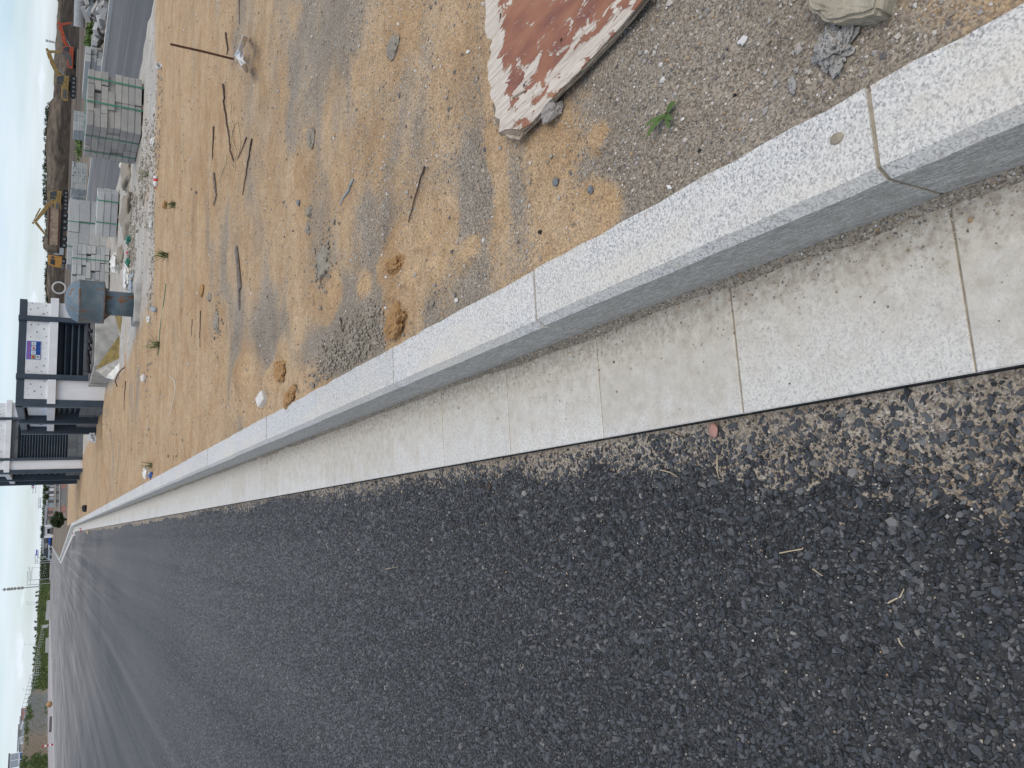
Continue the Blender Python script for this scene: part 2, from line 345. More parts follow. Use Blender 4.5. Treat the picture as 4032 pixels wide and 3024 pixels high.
for (ya, yb, s, sd_, nb) in ((.25, 1.5, .0084, 3, 5), (1.5, 3.4, .0096, 4, 5), (3.4, 5.6, .0128, 5, 5), (5.6, 12.5, .020, 6, 4)):
    xs, ys = scatter(-4.8, .172, ya, yb, s, vis, sd_); r_ = np.random.default_rng(sd_)
    q_ = r_.random(len(xs)) > sstep(5.0, 12.5, ys); xs, ys = xs[q_], ys[q_]
    rad = np.clip(s * .56 * np.exp(r_.normal(0, .45, len(xs))), s * .3, .0145); hgt = np.clip(rad * r_.uniform(.3, .8, len(xs)), .0012, .0055)
    parts.append(hexstones(xs, ys, np.full(len(xs), ZR + .001), rad, hgt, .30, nb, sd_ + 50))
off = 0; VV = []; FF = []
for v, f in parts: VV.append(v); FF.append(f + off); off += len(v)
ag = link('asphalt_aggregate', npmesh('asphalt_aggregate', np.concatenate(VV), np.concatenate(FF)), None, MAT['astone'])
stuff(ag, 'dark bitumen coated stones of the near asphalt surface', 'aggregate')

# sand blown over the edge of the asphalt along the channel
def gridmesh(name, xs, ys, zf, m, attrs=None, smooth=True):
    X, Y = np.meshgrid(xs, ys); Z = zf(X, Y); V = np.stack([X, Y, Z], -1).reshape(-1, 3); nx, ny = len(xs), len(ys)
    i = (np.arange(ny - 1)[:, None] * nx + np.arange(nx - 1)[None]).reshape(-1, 1); Fc = np.concatenate([i, i + 1, i + 1 + nx, i + nx], 1)
    me = npmesh(name, V, Fc, smooth=smooth)
    for a, f in (attrs or {}).items():
        at_ = me.attributes.new(a, 'FLOAT', 'POINT'); at_.data.foreach_set('value', f(X, Y).astype(np.float32).ravel())
    return link(name, me, None, m)
def geo(a, b, s0, g):
    o = [a]; s = s0
    while o[-1] < b: o.append(o[-1] + s); s = s0 + g * (o[-1] - a)
    o[-1] = b; return np.array(o)
def drift_z(x, y):
    e = .172 - x; w = .03 + .12 * fbm(y * 1.1, x * 0 + 3, 31, 3) + .24 * sstep(1.7, .6, y) + .20 * (fbm(y * 2.6, x * 2.6, 37, 4) - .5)
    t = 1 - sstep(0.0, 1.0, e / np.maximum(w * 1.5, .05))
    return ZR - .0030 + .0050 * t + .0022 * t ** 9 + .0042 * (fbm(x * 60, y * 60, 33, 3) - .5) + .005 * (fbm(x * 9, y * 9, 35, 3) - .5) * t
ds = gridmesh('sand_drift', np.linspace(-.42, .1745, 110), geo(.2, 45, .006, .012), drift_z, MAT['sand'],
              {'gravel': lambda x, y: .75 + .3 * (fbm(x * 8, y * 8, 40, 3) - .5), 'pale': lambda x, y: .25 + .25 * fbm(x * 5, y * 5, 41, 3)})
stuff(ds, 'thin drift of pale sand on the asphalt beside the channel slabs', 'sand')

# ------------------------------------------------------------------ kerb and channel slabs
KX0, KX1, KZ, KP = .4836, .640, .188, 1.0138
def kerb_mesh(L, seed):
    """a stone with chamfered front edge; back edge hewn, so a little uneven"""
    r = random.Random(seed); n = 14; prof = [(0, -.14), (0, KZ - .024), (.017, KZ), (KX1 - KX0, KZ), (KX1 - KX0, -.14)]
    bm = bmesh.new(); rows = []
    for i in range(n + 1):
        y = L * i / n; w = r.uniform(-.004, .003) if 0 < i < n else 0; c = r.uniform(-.0012, .0012)
        rows.append([bm.verts.new((px_ + (w if j >= 3 else (c if j in (1, 2) else 0)), y, pz_ + (r.uniform(-.003, 0) if j == 3 else 0))) for j, (px_, pz_) in enumerate(prof)])
    for a, b in zip(rows, rows[1:]):
        for j in range(5):
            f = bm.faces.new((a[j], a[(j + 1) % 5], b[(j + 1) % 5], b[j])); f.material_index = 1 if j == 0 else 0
    bm.faces.new(rows[0]); bm.faces.new(rows[-1][::-1])
    bmesh.ops.recalc_face_normals(bm, faces=bm.faces); me = bpy.data.meshes.new('kerbstone'); bm.to_mesh(me); bm.free()
    me.materials.append(MAT['gtop']); me.materials.append(MAT['gface']); return me
def slab_mesh(L):
    bm = bmesh.new(); box(bm, (.1545, L / 2, -.06), (.305, L, .12)); bmesh.ops.bevel(bm, geom=[e for e in bm.edges if all(v.co.z > -.01 for v in e.verts)], offset=.0025, segments=1, affect='EDGES')
    bm.normal_update()
    for f in bm.faces: f.material_index = 1 if f.normal.x < -.9 else 0
    me = bpy.data.meshes.new('channel_slab'); bm.to_mesh(me); bm.free(); me.materials.append(MAT['gslab']); me.materials.append(MAT['bitumen']); return me
KM = [kerb_mesh(KP - .008, s) for s in range(4)]; SM = slab_mesh(.4985)
bm = bmesh.new(); kp_ = [(.004, -.14), (.004, KZ - .029), (.0195, KZ - .005), (.148, KZ - .005), (.148, -.14)]
e0, e1_ = [[bm.verts.new((KX0 + a, yy, b)) for a, b in kp_] for yy in (-2, 50)]
bm.faces.new(e0); bm.faces.new(e1_[::-1])
for j in range(5): bm.faces.new((e0[j], e1_[j], e1_[(j + 1) % 5], e0[(j + 1) % 5]))
bmesh.ops.recalc_face_normals(bm, faces=bm.faces); kerb = struct(bmo('kerb', bm, MAT['mortar']))
bm = bmesh.new(); box(bm, (KX0 - .1535, 24, -.066), (.298, 52, .12)); chan = struct(bmo('channel', bm, MAT['mortar']))
y = .678 - 2 * KP; i = 0
while y < 49.5:
    o = link('kerbstone', KM[i % 4], kerb); o.location = (KX0 + random.uniform(-.002, .002), y + .004, random.uniform(-.002, .002)); y += KP; i += 1
y = .677 - 4 * .5025
while y < 49.5:
    o = link('channel_slab', SM, chan); o.location = (KX0 - .309, y + .002, random.uniform(-.0015, .0015)); y += .5025
# sand and grit lying in the corner between kerb and channel
def fil_z(x, y): return -.0034 + .015 * sstep(KX0 - .020 - .016 * vn(y * 7, y * 0, 51), KX0 + .006, x) * (.45 + 1.0 * vn(y * 3, y * 0, 52)) + .0030 * (fbm(x * 90, y * 90, 53, 2) - .5)
fs = gridmesh('grit', np.linspace(KX0 - .075, KX0 + .002, 18), geo(.2, 30, .006, .012), fil_z, MAT['sand'],
              {'gravel': lambda x, y: .85 + 0 * x, 'pale': lambda x, y: .1 + 0 * x})
stuff(fs, 'line of dark grit lying against the foot of the granite kerb', 'grit')

# the kerb flares to the left further down the road
def kerb_run(name, A, B, n):
    A = Vector(A); B = Vector(B); d = (B - A); L = d.length; a = math.atan2(-d.x, d.y)
    root = struct(link(name, None)); root.location = (A.x, A.y, 0); root.rotation_euler = (0, 0, a)
    for q in range(n):
        bm = bmesh.new(); box(bm, (.078, (q + .5) * L / n, .024), (.156, L / n - .012, .328)); bmesh.ops.bevel(bm, geom=list(bm.edges), offset=.012, segments=1, affect='EDGES'); bmo('kerbstone', bm, MAT['gtop'], root)
        bm = bmesh.new(); box(bm, (-.155, (q + .5) * L / n, -.05), (.305, L / n - .01, .1)); bmo('channel_slab', bm, MAT['gslab'], root)
    return root
kerb_run('flared_kerb', (KX0 + .02, 49.75, 0), (-2.66, 96.5, 0), 24)
kerb_run('far_kerb', (-2.66, 96.8, 0), (-3.3, 330, 0), 40)

# ------------------------------------------------------------------ sand verge
def dig(x, y): # soil type: 1 gravelly grey, 0 ochre sand
    b = np.interp(y, [.2, 1.25, 1.7, 2.2, 3.0, 4.5, 7, 10.5, 12, 60], [.80, .74, .64, .60, .55, .44, .24, .10, .28, .28])
    wx, wy = fbm(x * 3.1, y * 3.1, 65, 3) - .5, fbm(x * 3.1 + 9, y * 3.1, 66, 3) - .5; x0_, y0_ = x, y; x, y = x + .35 * wx + .25 * y0_, y + .35 * wy - .12 * x0_
    st = fbm(x * .9 + 5, y * 2.6, 61, 4); bl = fbm(x * 2.2, y * 2.2, 62, 4)
    v = b + np.interp(y0_, [2, 5], [2.4, 1.3]) * (.6 * st + .4 * bl - .5)
    x, y = x0_ + .12 * wx, y0_ + .12 * wy
    for (cx, cy, rx, ry, amt) in PATCH:
        v = v + amt * np.exp(-((x - cx) / rx) ** 2 - ((y - cy) / ry) ** 2)
    return np.clip(v, 0, 1)
PATCH = []
for (x, y, rx, ry, a) in ((2360, 860, .065, .08, -.6), (2390, 590, .06, .045, -.5), (2200, 900, .05, .05, -.35), (1700, 930, .12, .10, -.6), (1560, 1200, .10, .16, -.7), (1850, 1020, .07, .08, -.6),
                          (1960, 620, .25, .05, -.6), (2050, 700, .2, .07, .5), (1850, 760, .3, .10, .5), (1260, 1330, .12, .5, .5), (1330, 1420, .10, .35, .6), (1420, 1390, .08, .3, .5), (1000, 1330, .35, .5, .35), (1130, 1560, .12, .5, -.5)):
    q = P(x, y, .17); PATCH.append((q.x, q.y, rx, ry, a))
def palem(x, y):
    return sstep(10.6, 11.6, y + .5 * (vn(x * 1.3, y * 1.3, 71) - .5)) * sstep(2.6, 3.6, x + .8 * (fbm(x * .8, y * .8, 72) - .5)) * (.35 + .65 * fbm(x * .9, y * .9, 73, 4)) * 1.2
MOUNDS = [((1605, 1100), .05, .035), ((1545, 1160), .03, .03), ((1668, 965), .035, .028), ((2365, 850), .045, .030), ((2385, 560), .035, .024), ((1432, 1135), .05, .022), ((1850, 1015), .045, .035), ((1500, 1060), .04, .02), ((1590, 1190), .04, .022), ((1700, 1060), .05, .018), ((2250, 900), .04, .018), ((1300, 1180), .10, .03), ((960, 1480), .15, .05), ((1060, 1500), .08, .04)]
for (p_, r, h) in MOUNDS: q = P(*p_, .17); PATCH.append((q.x, q.y, r * 1.15, r * 1.35, -.9))
for p_ in ((1572, 1275), (1560, 1040), (1108, 1462), (1148, 1565)): q = P(*p_, .17); PATCH.append((q.x, q.y, .10, .13, -1.0))
HOLES = [(*P(1090, 1000, .17)[:2], .30, -.02), (*P(1000, 870, .17)[:2], .5, -.02), (*P(2930, 300, .17)[:2], .05, -.012), (*P(3000, 250, .17)[:2], .05, -.012), (*P(1180, 500, .17)[:2], .16, .025),
         (*P(1125, 560, .17)[:2], .14, .02), (*P(1115, 190, .17)[:2], .2, .02), (*P(1430, 1360, .17)[:2], .10, .03), (*P(1330, 1440, .17)[:2], .12, .03), (*P(430, 1640, .17)[:2], .9, .14), (*P(400, 1690, .17)[:2], .9, .12)]
def vz(x, y):
    g = dig(x, y); A = np.clip(y / 6, .15, 1)
    z = .168 + .026 * A * (fbm(x * 1.1, y * 1.6, 81, 3) - .5) * 2 + .016 * (fbm(x * 5, y * 6, 82, 5) - .5) + .006 * (.4 + g) * (fbm(x * 34, y * 34, 83, 3) - .5)
    z = z + .017 * A * (vn(x * .5 + .2 * y, y * 5.5, 85) - .5)
    for (cx, cy, r, h) in HOLES: z = z + h * np.exp(-((x - cx) ** 2 + (y - cy) ** 2) / r ** 2)
    for (p_, r, h) in MOUNDS: q = P(*p_, .17); rx_ = (x - q.x + .4 * r * (vn(x / r * 1.3, y / r * 1.3, 87) - .5)); ry_ = (y - q.y + .4 * r * (vn(x / r * 1.3, y / r * 1.3, 88) - .5)); z = z + h * (1 - sstep(.35, 1.25, np.sqrt(rx_ ** 2 + (ry_ / 1.25) ** 2) / r)) * (.55 + .9 * fbm(x * 38, y * 38, 89, 3))
    k = sstep(0, .12, x - .64); z = z * k + (1 - k) * (.176 + .006 * (fbm(x * 20, y * 9, 84, 3) - .5))
    return z + .05 * palem(x, y) * (fbm(x * 2, y * 2, 86, 5) - .4)
xs = np.concatenate([np.arange(.630, 1.5, .0095), geo(1.5, 8.02, .012, .03)])
verge = struct(gridmesh('sand_verge', xs, geo(.25, 62, .0075, .0125), vz, MAT['sand'], {'gravel': dig, 'pale': palem}))
SV = lambda x, y: float(vz(np.array([x]), np.array([y]))[0])
def PS(x, y):
    """a pixel's point on the sand"""
    q = P(x, y, .168)
    for _ in range(3): q = P(x, y, SV(q.x, q.y))
    return q

# gravel on the verge: octahedra, joined
def pebbles(xs, ys, zs, rad, seed):
    r = np.random.default_rng(seed); n = len(xs); d = np.array([(1, 0, 0), (-1, 0, 0), (0, 1, 0), (0, -1, 0), (0, 0, 1), (0, 0, -1)], float)
    q = r.normal(size=(n, 4)); q /= np.linalg.norm(q, axis=1)[:, None]; a, b, c, e = q.T
    R = np.stack([1 - 2 * (c * c + e * e), 2 * (b * c - a * e), 2 * (b * e + a * c), 2 * (b * c + a * e), 1 - 2 * (b * b + e * e), 2 * (c * e - a * b), 2 * (b * e - a * c), 2 * (c * e + a * b), 1 - 2 * (b * b + c * c)], -1).reshape(n, 3, 3)
    D = d[None] * r.uniform(.65, 1.35, (n, 6, 1)); V = np.einsum('nij,nkj->nki', R, D) * rad[:, None, None]
    V[:, :, 2] *= .7; V += np.stack([xs, ys, zs + rad * .3], -1)[:, None]
    t = np.array([(0, 2, 4), (2, 1, 4), (1, 3, 4), (3, 0, 4), (2, 0, 5), (1, 2, 5), (3, 1, 5), (0, 3, 5)])
    return V.reshape(-1, 3), (np.arange(n)[:, None, None] * 6 + t[None]).reshape(-1, 3)
r_ = np.random.default_rng(91); Xs = []; Ys = []; Rs = []
for (ya, yb, dens, med) in ((.3, 1.6, 13000, .0021), (1.6, 3.2, 7000, .0024), (3.2, 7, 1200, .0030), (7, 20, 60, .0065)):
    xm = min(1.0 + .85 * yb, 7.6); n = int(dens * (yb - ya) * (xm - .66)); x = r_.uniform(.66, xm, n); y = r_.uniform(ya, yb, n)
    keep = (x < .95 + .85 * y) & (r_.uniform(size=n) < .12 + .88 * dig(x, y)); x = x[keep]; y = y[keep]
    Xs.append(x); Ys.append(y); Rs.append(np.clip(med * np.exp(r_.normal(0, .5, len(x))), .0008, .010 if yb < 8 else .020))
Xs, Ys, Rs = map(np.concatenate, (Xs, Ys, Rs))
v, f = pebbles(Xs, Ys, vz(Xs, Ys), Rs, 92); gv = link('gravel', npmesh('gravel', v, f), None, MAT['pebble']); stuff(gv, 'loose small gravel strewn over the sand verge', 'gravel')
# grit on the channel slabs and the asphalt
n = 5200; y = .3 + 7 * r_.random(n) ** 1.7; e = r_.exponential(.022, n) * (1 + 2.5 * (r_.random(n) < .2)); x = KX0 - .004 - e; q = (x > .2); x, y = x[q], y[q]
n = 4200; y2 = .3 + 5 * r_.random(n) ** 1.4; x2 = .165 - np.abs(r_.exponential(.4, n)); R = np.concatenate([np.clip(.0016 * np.exp(r_.normal(0, .45, len(x))), .0007, .005), np.clip(.0015 * np.exp(r_.normal(0, .45, n)), .0008, .004)])
X_ = np.concatenate([x, x2]); Y_ = np.concatenate([y, y2]); Z_ = np.concatenate([np.maximum(0, fil_z(x, y)) * (x > KX0 - .07), np.full(n, ZR + .004)])
v, f = pebbles(X_, Y_, Z_, R, 93); gv = link('loose_grit', npmesh('loose_grit', v, f), None, MAT['pebble']); stuff(gv, 'scattered grit grains on the channel slabs and asphalt', 'grit')
# ------------------------------------------------------------------ more materials
def mat_board():
    k = NB('weathered_painted_plywood'); p = k.pos(); x, y, z = k.xyz(p)
    grain = k.noise(k.sc(p, (130, 9, 130)), 1.0, 5, .65, .4); fib = k.noise(k.sc(p, (420, 20, 420)), 1.0, 3, .6)
    wood = k.ramp(grain, [(.25, (.16, .125, .105)), (.40, (.50, .42, .335)), (.6, (.66, .575, .47)), (.8, (.76, .69, .59))])
    wood = k.mix(k.mr(fib, .55, .8, 0, .45), wood, (.27, .21, .17))
    pn = k.noise(k.sc(p, (24, 10, 24)), 1.0, 6, .68, .5)
    d1 = k.mr(k.ma('SUBTRACT', 1.90, y), .06, .20, -.30, .085); d2 = k.mr(k.ma('SUBTRACT', x, 1.095), .0, .16, -.13, .03)
    m = k.mr(k.ma('ADD', pn, k.ma('ADD', d1, d2)), .50, .522)
    paint = k.ramp(k.noise(k.sc(p, (14, 5, 14)), 1.0, 5, .6), [(.3, (.19, .075, .055)), (.5, (.30, .125, .068)), (.72, (.40, .19, .10))])
    paint = k.mix(k.mr(grain, .62, .8, 0, .5), paint, (.42, .31, .23))
    return k.done(k.mix(m, wood, paint), k.mr(m, 0, 1, .9, .6), k.bump(k.ma('ADD', k.ma('MULTIPLY', grain, .8), k.ma('MULTIPLY', m, .5)), .7, .0035), .3)
def mat_ply(dark):
    k = NB('ply_layer_dark' if dark else 'ply_layer_pale'); p = k.pos(); g = k.noise(k.sc(p, (90, 12, 300)), 1.0, 4, .65)
    return k.done(k.ramp(g, [(.3, (.13, .10, .075) if dark else (.27, .21, .15)), (.7, (.32, .25, .18) if dark else (.56, .47, .36))]), .95, k.bump(g, .8, .003), .1)
def mat_clod():
    k = NB('damp_sand_clod'); p = k.pos(); n = k.noise(p, 60, 5, .7); f = k.noise(p, 700, 2, .6); g = k.ma('ADD', k.ma('MULTIPLY', n, .55), k.ma('MULTIPLY', f, .45))
    return k.done(k.ramp(g, [(.3, (.24, .135, .055)), (.5, (.40, .238, .108)), (.72, (.52, .34, .18))]), .95, k.bump(g, .9, .006), .1)
def mat_rock(name, c0, c1, spk=0):
    k = NB(name); p = k.pos(); n = k.noise(p, 35, 5, .65); f = k.noise(p, 420, 2, .6); g = k.ma('ADD', k.ma('MULTIPLY', n, .6), k.ma('MULTIPLY', f, .4))
    col = k.ramp(g, [(.32, c0), (.68, c1)])
    if spk: col = k.mix(k.mr(k.noise(p, 190, 2), .56, .62, 0, .8), col, (.05, .05, .055))
    return k.done(col, .9, k.bump(g, .7, .005), .2)
def mat_vent():
    k = NB('rusted_blue_grey_paint'); p = k.obj(); x, y, z = k.xyz(p)
    st = k.noise(k.sc(p, (16, 16, 1.3)), 1.0, 5, .65); bl = k.noise(p, 7, 5, .65)
    col = k.ramp(bl, [(.3, (.085, .125, .15)), (.6, (.14, .19, .215)), (.8, (.19, .235, .255))])
    m = k.mr(k.ma('ADD', k.ma('MULTIPLY', st, .55), k.ma('MULTIPLY', bl, .45)), .545, .60)
    edge = k.ma('MULTIPLY', k.mr(k.ma('ABSOLUTE', k.ma('SUBTRACT', z, .512)), .012, .045, 1, 0), k.mr(k.noise(p, 22, 3), .4, .62))
    m = k.ma('MAXIMUM', m, k.ma('MULTIPLY', edge, .85))
    seam = k.ma('MULTIPLY', k.mr(k.ma('ABSOLUTE', k.ma('SUBTRACT', z, .855)), .006, .022, 1, 0), k.mr(k.noise(k.sc(p, (5, 5, 2)), 1.0, 3), .50, .6))
    m = k.ma('MAXIMUM', m, seam)
    return k.done(k.mix(m, col, k.ramp(st, [(.4, (.13, .052, .02)), (.7, (.27, .125, .05))])), k.mr(m, 0, 1, .5, .9), k.bump(bl, .2, .004), .4)
def mat_block(name, c):
    k = NB(name); p = k.pos(); i = k.orand(); n = k.noise(p, 9, 5, .65); f = k.noise(p, 140, 3, .6)
    a = tuple(q * .82 for q in c); b = tuple(min(1, q * 1.14) for q in c)
    col = k.ramp(k.ma('ADD', k.ma('MULTIPLY', n, .6), k.ma('MULTIPLY', f, .4)), [(.3, a), (.7, b)])
    col = k.mix(1.0, col, k.ramp(i, [(0, (.86, .86, .87)), (.5, (1, .99, .97)), (1, (1.08, 1.07, 1.04))]), 'MULTIPLY')
    return k.done(col, .88, k.bump(f, .4, .003), .25)
def mat_white_wall():
    k = NB('white_render'); p = k.pos(); x, y, z = k.xyz(p); n = k.noise(k.sc(p, (2.5, 2.5, .8)), 1.0, 5, .65)
    col = k.ramp(n, [(.3, (.60, .59, .575)), (.7, (.74, .735, .73))])
    st = k.mr(k.ma('ADD', k.noise(p, 2.2, 4, .6), k.mr(z, .12, .62, .36, -.5)), .55, .95, 0, .75)
    col = k.mix(st, col, (.42, .30, .13))
    return k.done(col, .85, k.bump(k.noise(p, 80, 3), .2, .003), .25)
def mat_tiles():
    k = NB('dark_stone_tile'); i = k.orand(); p = k.pos(); n = k.noise(p, 9, 4, .6)
    return k.done(k.mix(k.mr(n, .3, .7), k.ramp(i, [(0, (.06, .065, .068)), (1, (.15, .155, .155))]), (.11, .115, .115)), .75, k.bump(k.noise(p, 60, 3), .3, .004), .3)
def mat_bank():
    k = NB('earth_bank'); p = k.pos(); x, y, z = k.xyz(p)
    n = k.noise(k.sc(p, (.5, .5, .9)), 1.0, 7, .68); s_ = k.noise(k.sc(p, (.09, .09, .5)), 1.0, 5, .6, .5)
    lo = k.ramp(n, [(.3, (.022, .018, .014)), (.7, (.075, .06, .046))]); hi = k.ramp(n, [(.3, (.07, .055, .04)), (.7, (.21, .168, .125))])
    col = k.mix(k.mr(k.ma('ADD', s_, k.mr(z, 0, 3.6, -.32, .18)), .38, .6), lo, hi)
    return k.done(col, .95, k.bump(n, 1.0, .6), .05)
def mat_leftbank():
    k = NB('netted_slope'); p = k.pos(); n = k.noise(k.sc(p, (.35, .12, .5)), 1.0, 6, .65); f = k.noise(p, 2.2, 5, .7)
    soil = k.ramp(f, [(.3, (.22, .165, .105)), (.7, (.42, .34, .24))]); green = k.ramp(f, [(.3, (.028, .045, .012)), (.7, (.11, .145, .045))]); net = k.ramp(f, [(.3, (.10, .115, .10)), (.55, (.23, .26, .245)), (.8, (.36, .37, .33))])
    a = k.mr(k.ma('ADD', k.attr('green'), k.ma('MULTIPLY', k.ma('SUBTRACT', n, .5), 1.6)), .40, .60); b = k.mr(k.ma('ADD', k.attr('net'), k.ma('MULTIPLY', k.ma('SUBTRACT', f, .5), 1.4)), .4, .6)
    return k.done(k.mix(a, k.mix(b, soil, net), green), .95, k.bump(f, 1., .4), .05)
def mat_leaf(name, a, b):
    k = NB(name); i = k.island(); return k.done(k.ramp(i, [(0, a), (1, b)]), .7, None, .25)
MAT.update(board=mat_board(), plyd=mat_ply(True), plyp=mat_ply(False), clod=mat_clod(), vent=mat_vent(), wall=mat_white_wall(), tile=mat_tiles(), bank=mat_bank(), lbank=mat_leftbank())
MAT['clodg'] = mat_rock('grey_dry_clod', (.20, .17, .13), (.38, .335, .265)); MAT['rock'] = mat_rock('grey_concrete_lump', (.20, .18, .155), (.43, .39, .345)); MAT['dark'] = mat_rock('dark_speckled_mortar', (.19, .178, .16), (.47, .44, .395), 1)
MAT['chip'] = mat_rock('pale_stone', (.50, .47, .42), (.74, .71, .66)); MAT['buff'] = mat_rock('buff_stone', (.25, .21, .145), (.50, .44, .33)); MAT['blue_stone'] = mat_rock('blue_grey_stone', (.12, .13, .14), (.24, .25, .255)); MAT['coal'] = mat_rock('black_bitumen_crumb', (.012, .012, .013), (.04, .04, .042))
MAT['block'] = mat_block('grey_concrete_block', (.335, .32, .295)); MAT['block2'] = mat_block('pale_concrete_block', (.42, .42, .405)); MAT['block3'] = mat_block('green_grey_block', (.36, .375, .365))
MAT['strap'] = simple('green_strap', (.035, .21, .12), .5, .2); MAT['slate'] = simple('slate_grey_metal', (.040, .056, .074), .5, .18, 3); MAT['slatd'] = simple('dark_louvre', (.020, .027, .034), .55, .2, 3)
MAT['black'] = simple('black_rubber', (.012, .012, .013), .6, .3); MAT['white'] = simple('white_paint', (.70, .70, .69), .7, .12, 3); MAT['wood'] = simple('grey_wood', (.20, .165, .135), .9, .3, 30, bump=.002); MAT['twig'] = simple('dark_twig', (.075, .052, .038), .9, .3, 30); MAT['straw'] = simple('dry_straw', (.52, .42, .27), .8, .2, 30)
MAT['rust'] = simple('rusted_steel', (.115, .048, .028), .85, .4, 25); MAT['paper'] = simple('soiled_white_sheet', (.76, .73, .66), .7, .2, 14); MAT['foam'] = simple('yellowed_foam', (.46, .35, .135), .9, .35, 7, bump=.006)
MAT['plastic'] = simple('grey_blue_plastic', (.33, .38, .41), .5, .2); MAT['green_bag'] = simple('green_plastic', (.03, .22, .14), .4, .3, 12); MAT['red'] = simple('red_plastic', (.45, .03, .04), .4, .2); MAT['bluep'] = simple('blue_plastic', (.03, .10, .32), .4, .2)
MAT['orange'] = simple('orange_machine_paint', (.44, .085, .035), .5, .2, 2); MAT['yellow'] = simple('yellow_machine_paint', (.33, .215, .07), .55, .25, 2); MAT['amber'] = simple('amber_cab_paint', (.45, .225, .05), .5, .2, 2); MAT['skip'] = simple('dusty_steel_body', (.36, .27, .19), .8, .3, 2); MAT['rim'] = simple('dusty_rim', (.16, .17, .17), .7, .2); MAT['steel'] = simple('galvanised_steel', (.36, .38, .39), .5, .15); MAT['dusty'] = simple('dust_grey', (.14, .13, .12), .9, .3)
k = NB('glass_dark'); MAT['glass'] = k.done((.025, .035, .045), .08, None, .6)
MAT['sgnb'] = simple('sign_blue', (.015, .085, .36), .45, .12); MAT['sgnl'] = simple('sign_violet_band', (.13, .15, .50), .45, .1); MAT['sgnr'] = simple('sign_red_letter', (.62, .06, .07), .5, .1); MAT['sgnw'] = simple('sign_white', (.62, .68, .66), .5, .1); MAT['sgnd'] = simple('sign_text_blue', (.01, .045, .19), .5, .1)
MAT['pave'] = simple('pinkish_paving', (.40, .36, .335), .9, .12, .5); MAT['pink'] = simple('pink_brick', (.44, .24, .19), .9, .2, 4); MAT['greyw'] = simple('grey_rendered_wall', (.30, .285, .26), .9, .2, 2); MAT['pipe'] = simple('white_concrete_pipe', (.56, .54, .50), .85, .15, 2)
MAT['leafd'] = mat_leaf('dark_leaf', (.012, .022, .008), (.06, .085, .028)); MAT['leafm'] = mat_leaf('tree_line_leaf', (.035, .055, .025), (.12, .145, .07)); MAT['leafw'] = mat_leaf('weed_leaf', (.06, .105, .025), (.15, .21, .06)); MAT['leafg'] = mat_leaf('grass_blade', (.05, .08, .025), (.20, .21, .09)); MAT['leafo'] = mat_leaf('olive_weed', (.05, .075, .022), (.17, .20, .07)); MAT['bark'] = simple('bark', (.07, .055, .042), .9, .3, 8)

def onY(x, y, Y):
    d = ray(x, y); t = Y / d.y; return Vector((d.x * t, Y, H + d.z * t))
def copy_tree(o, parent=None):
    c = o.copy(); COL.objects.link(c); c.parent = parent
    for ch in list(o.children): copy_tree(ch, c)
    return c

# ------------------------------------------------------------------ weathered board
def z2(a, b): return (1500 + a / 2.212, b / 2.212)
ol = [(905, 0), (912, 140), (904, 250), (922, 335), (972, 350), (948, 415), (955, 480), (926, 560), (936, 640), (928, 690), (955, 760), (948, 830), (970, 880), (963, 930), (985, 990), (974, 1060), (1020, 1095), (1014, 1190), (1062, 1168), (1112, 1188), (1190, 1200),
      (1216, 1162), (1300, 1078), (1380, 985), (1460, 880), (1530, 812), (1600, 740), (1690, 655), (1770, 570), (1900, 430), (2050, 270), (2212, 75)]
brd = thing('plywood_board', 'broken plywood board with peeling red brown paint lying on the sand', 'board', (0, 0, 0))
TOPZ = .205; base = [P(*z2(a, b), TOPZ) for a, b in ol]; c0 = Vector((1.5, 1.4, TOPZ))
def board_outline(j, seed):
    r = random.Random(seed); o = []
    for i, q in enumerate(base):
        tip = 13 <= i <= 21; edge = i > 21
        amp = (.011 if tip else (.0028 if edge else .005)) * (1 if j else .35)
        d = (q - c0).normalized(); e = r.uniform(-1, .9) * amp
        if tip and j == 0: e = -.012 - r.uniform(0, .012)
        o.append((q.x + d.x * e, q.y + d.y * e))
    # densify the two free edges with splinters
    res = []
    for i in range(len(o) - 1):
        res.append(o[i]); a, b = Vector(o[i]), Vector(o[i + 1]); n = max(1, int((b - a).length / .012))
        for t in range(1, n): q = a.lerp(b, t / n); res.append((q.x + r.uniform(-.0014, .0014), q.y + r.uniform(-.0014, .0014)))
    res.append(o[-1]); return res + [(1.19, .72), (2.02, .80), (1.98, 1.93)]
for j in range(6):
    bm = bmesh.new(); pts = board_outline(j, 200 + j); zt = TOPZ - j * .0031; prism(bm, pts, zt - .0028, zt)
    o = bmo('ply', bm, MAT['board'] if j == 0 else (MAT['plyd'] if j % 2 else MAT['plyp']), brd)
    if j < 5:   # nail holes go right through the upper plies
        cb = bmesh.new()
        for (a, b), r in (((1245, 745), .0065), ((1570, 350), .0062), ((1040, 140), .008)):
            q = P(*z2(a, b), TOPZ); lathe(cb, [(r, -.03), (r, .03)], 10, (q.x, q.y, TOPZ))
        cut = bmo('cut', cb, MAT['plyd']); md = o.modifiers.new('b', 'BOOLEAN'); md.object = cut; md.operation = 'DIFFERENCE'; md.solver = 'EXACT'
        me = bpy.data.meshes.new_from_object(o.evaluated_get(bpy.context.evaluated_depsgraph_get())); o.modifiers.clear(); o.data = me
        bpy.data.objects.remove(cut)
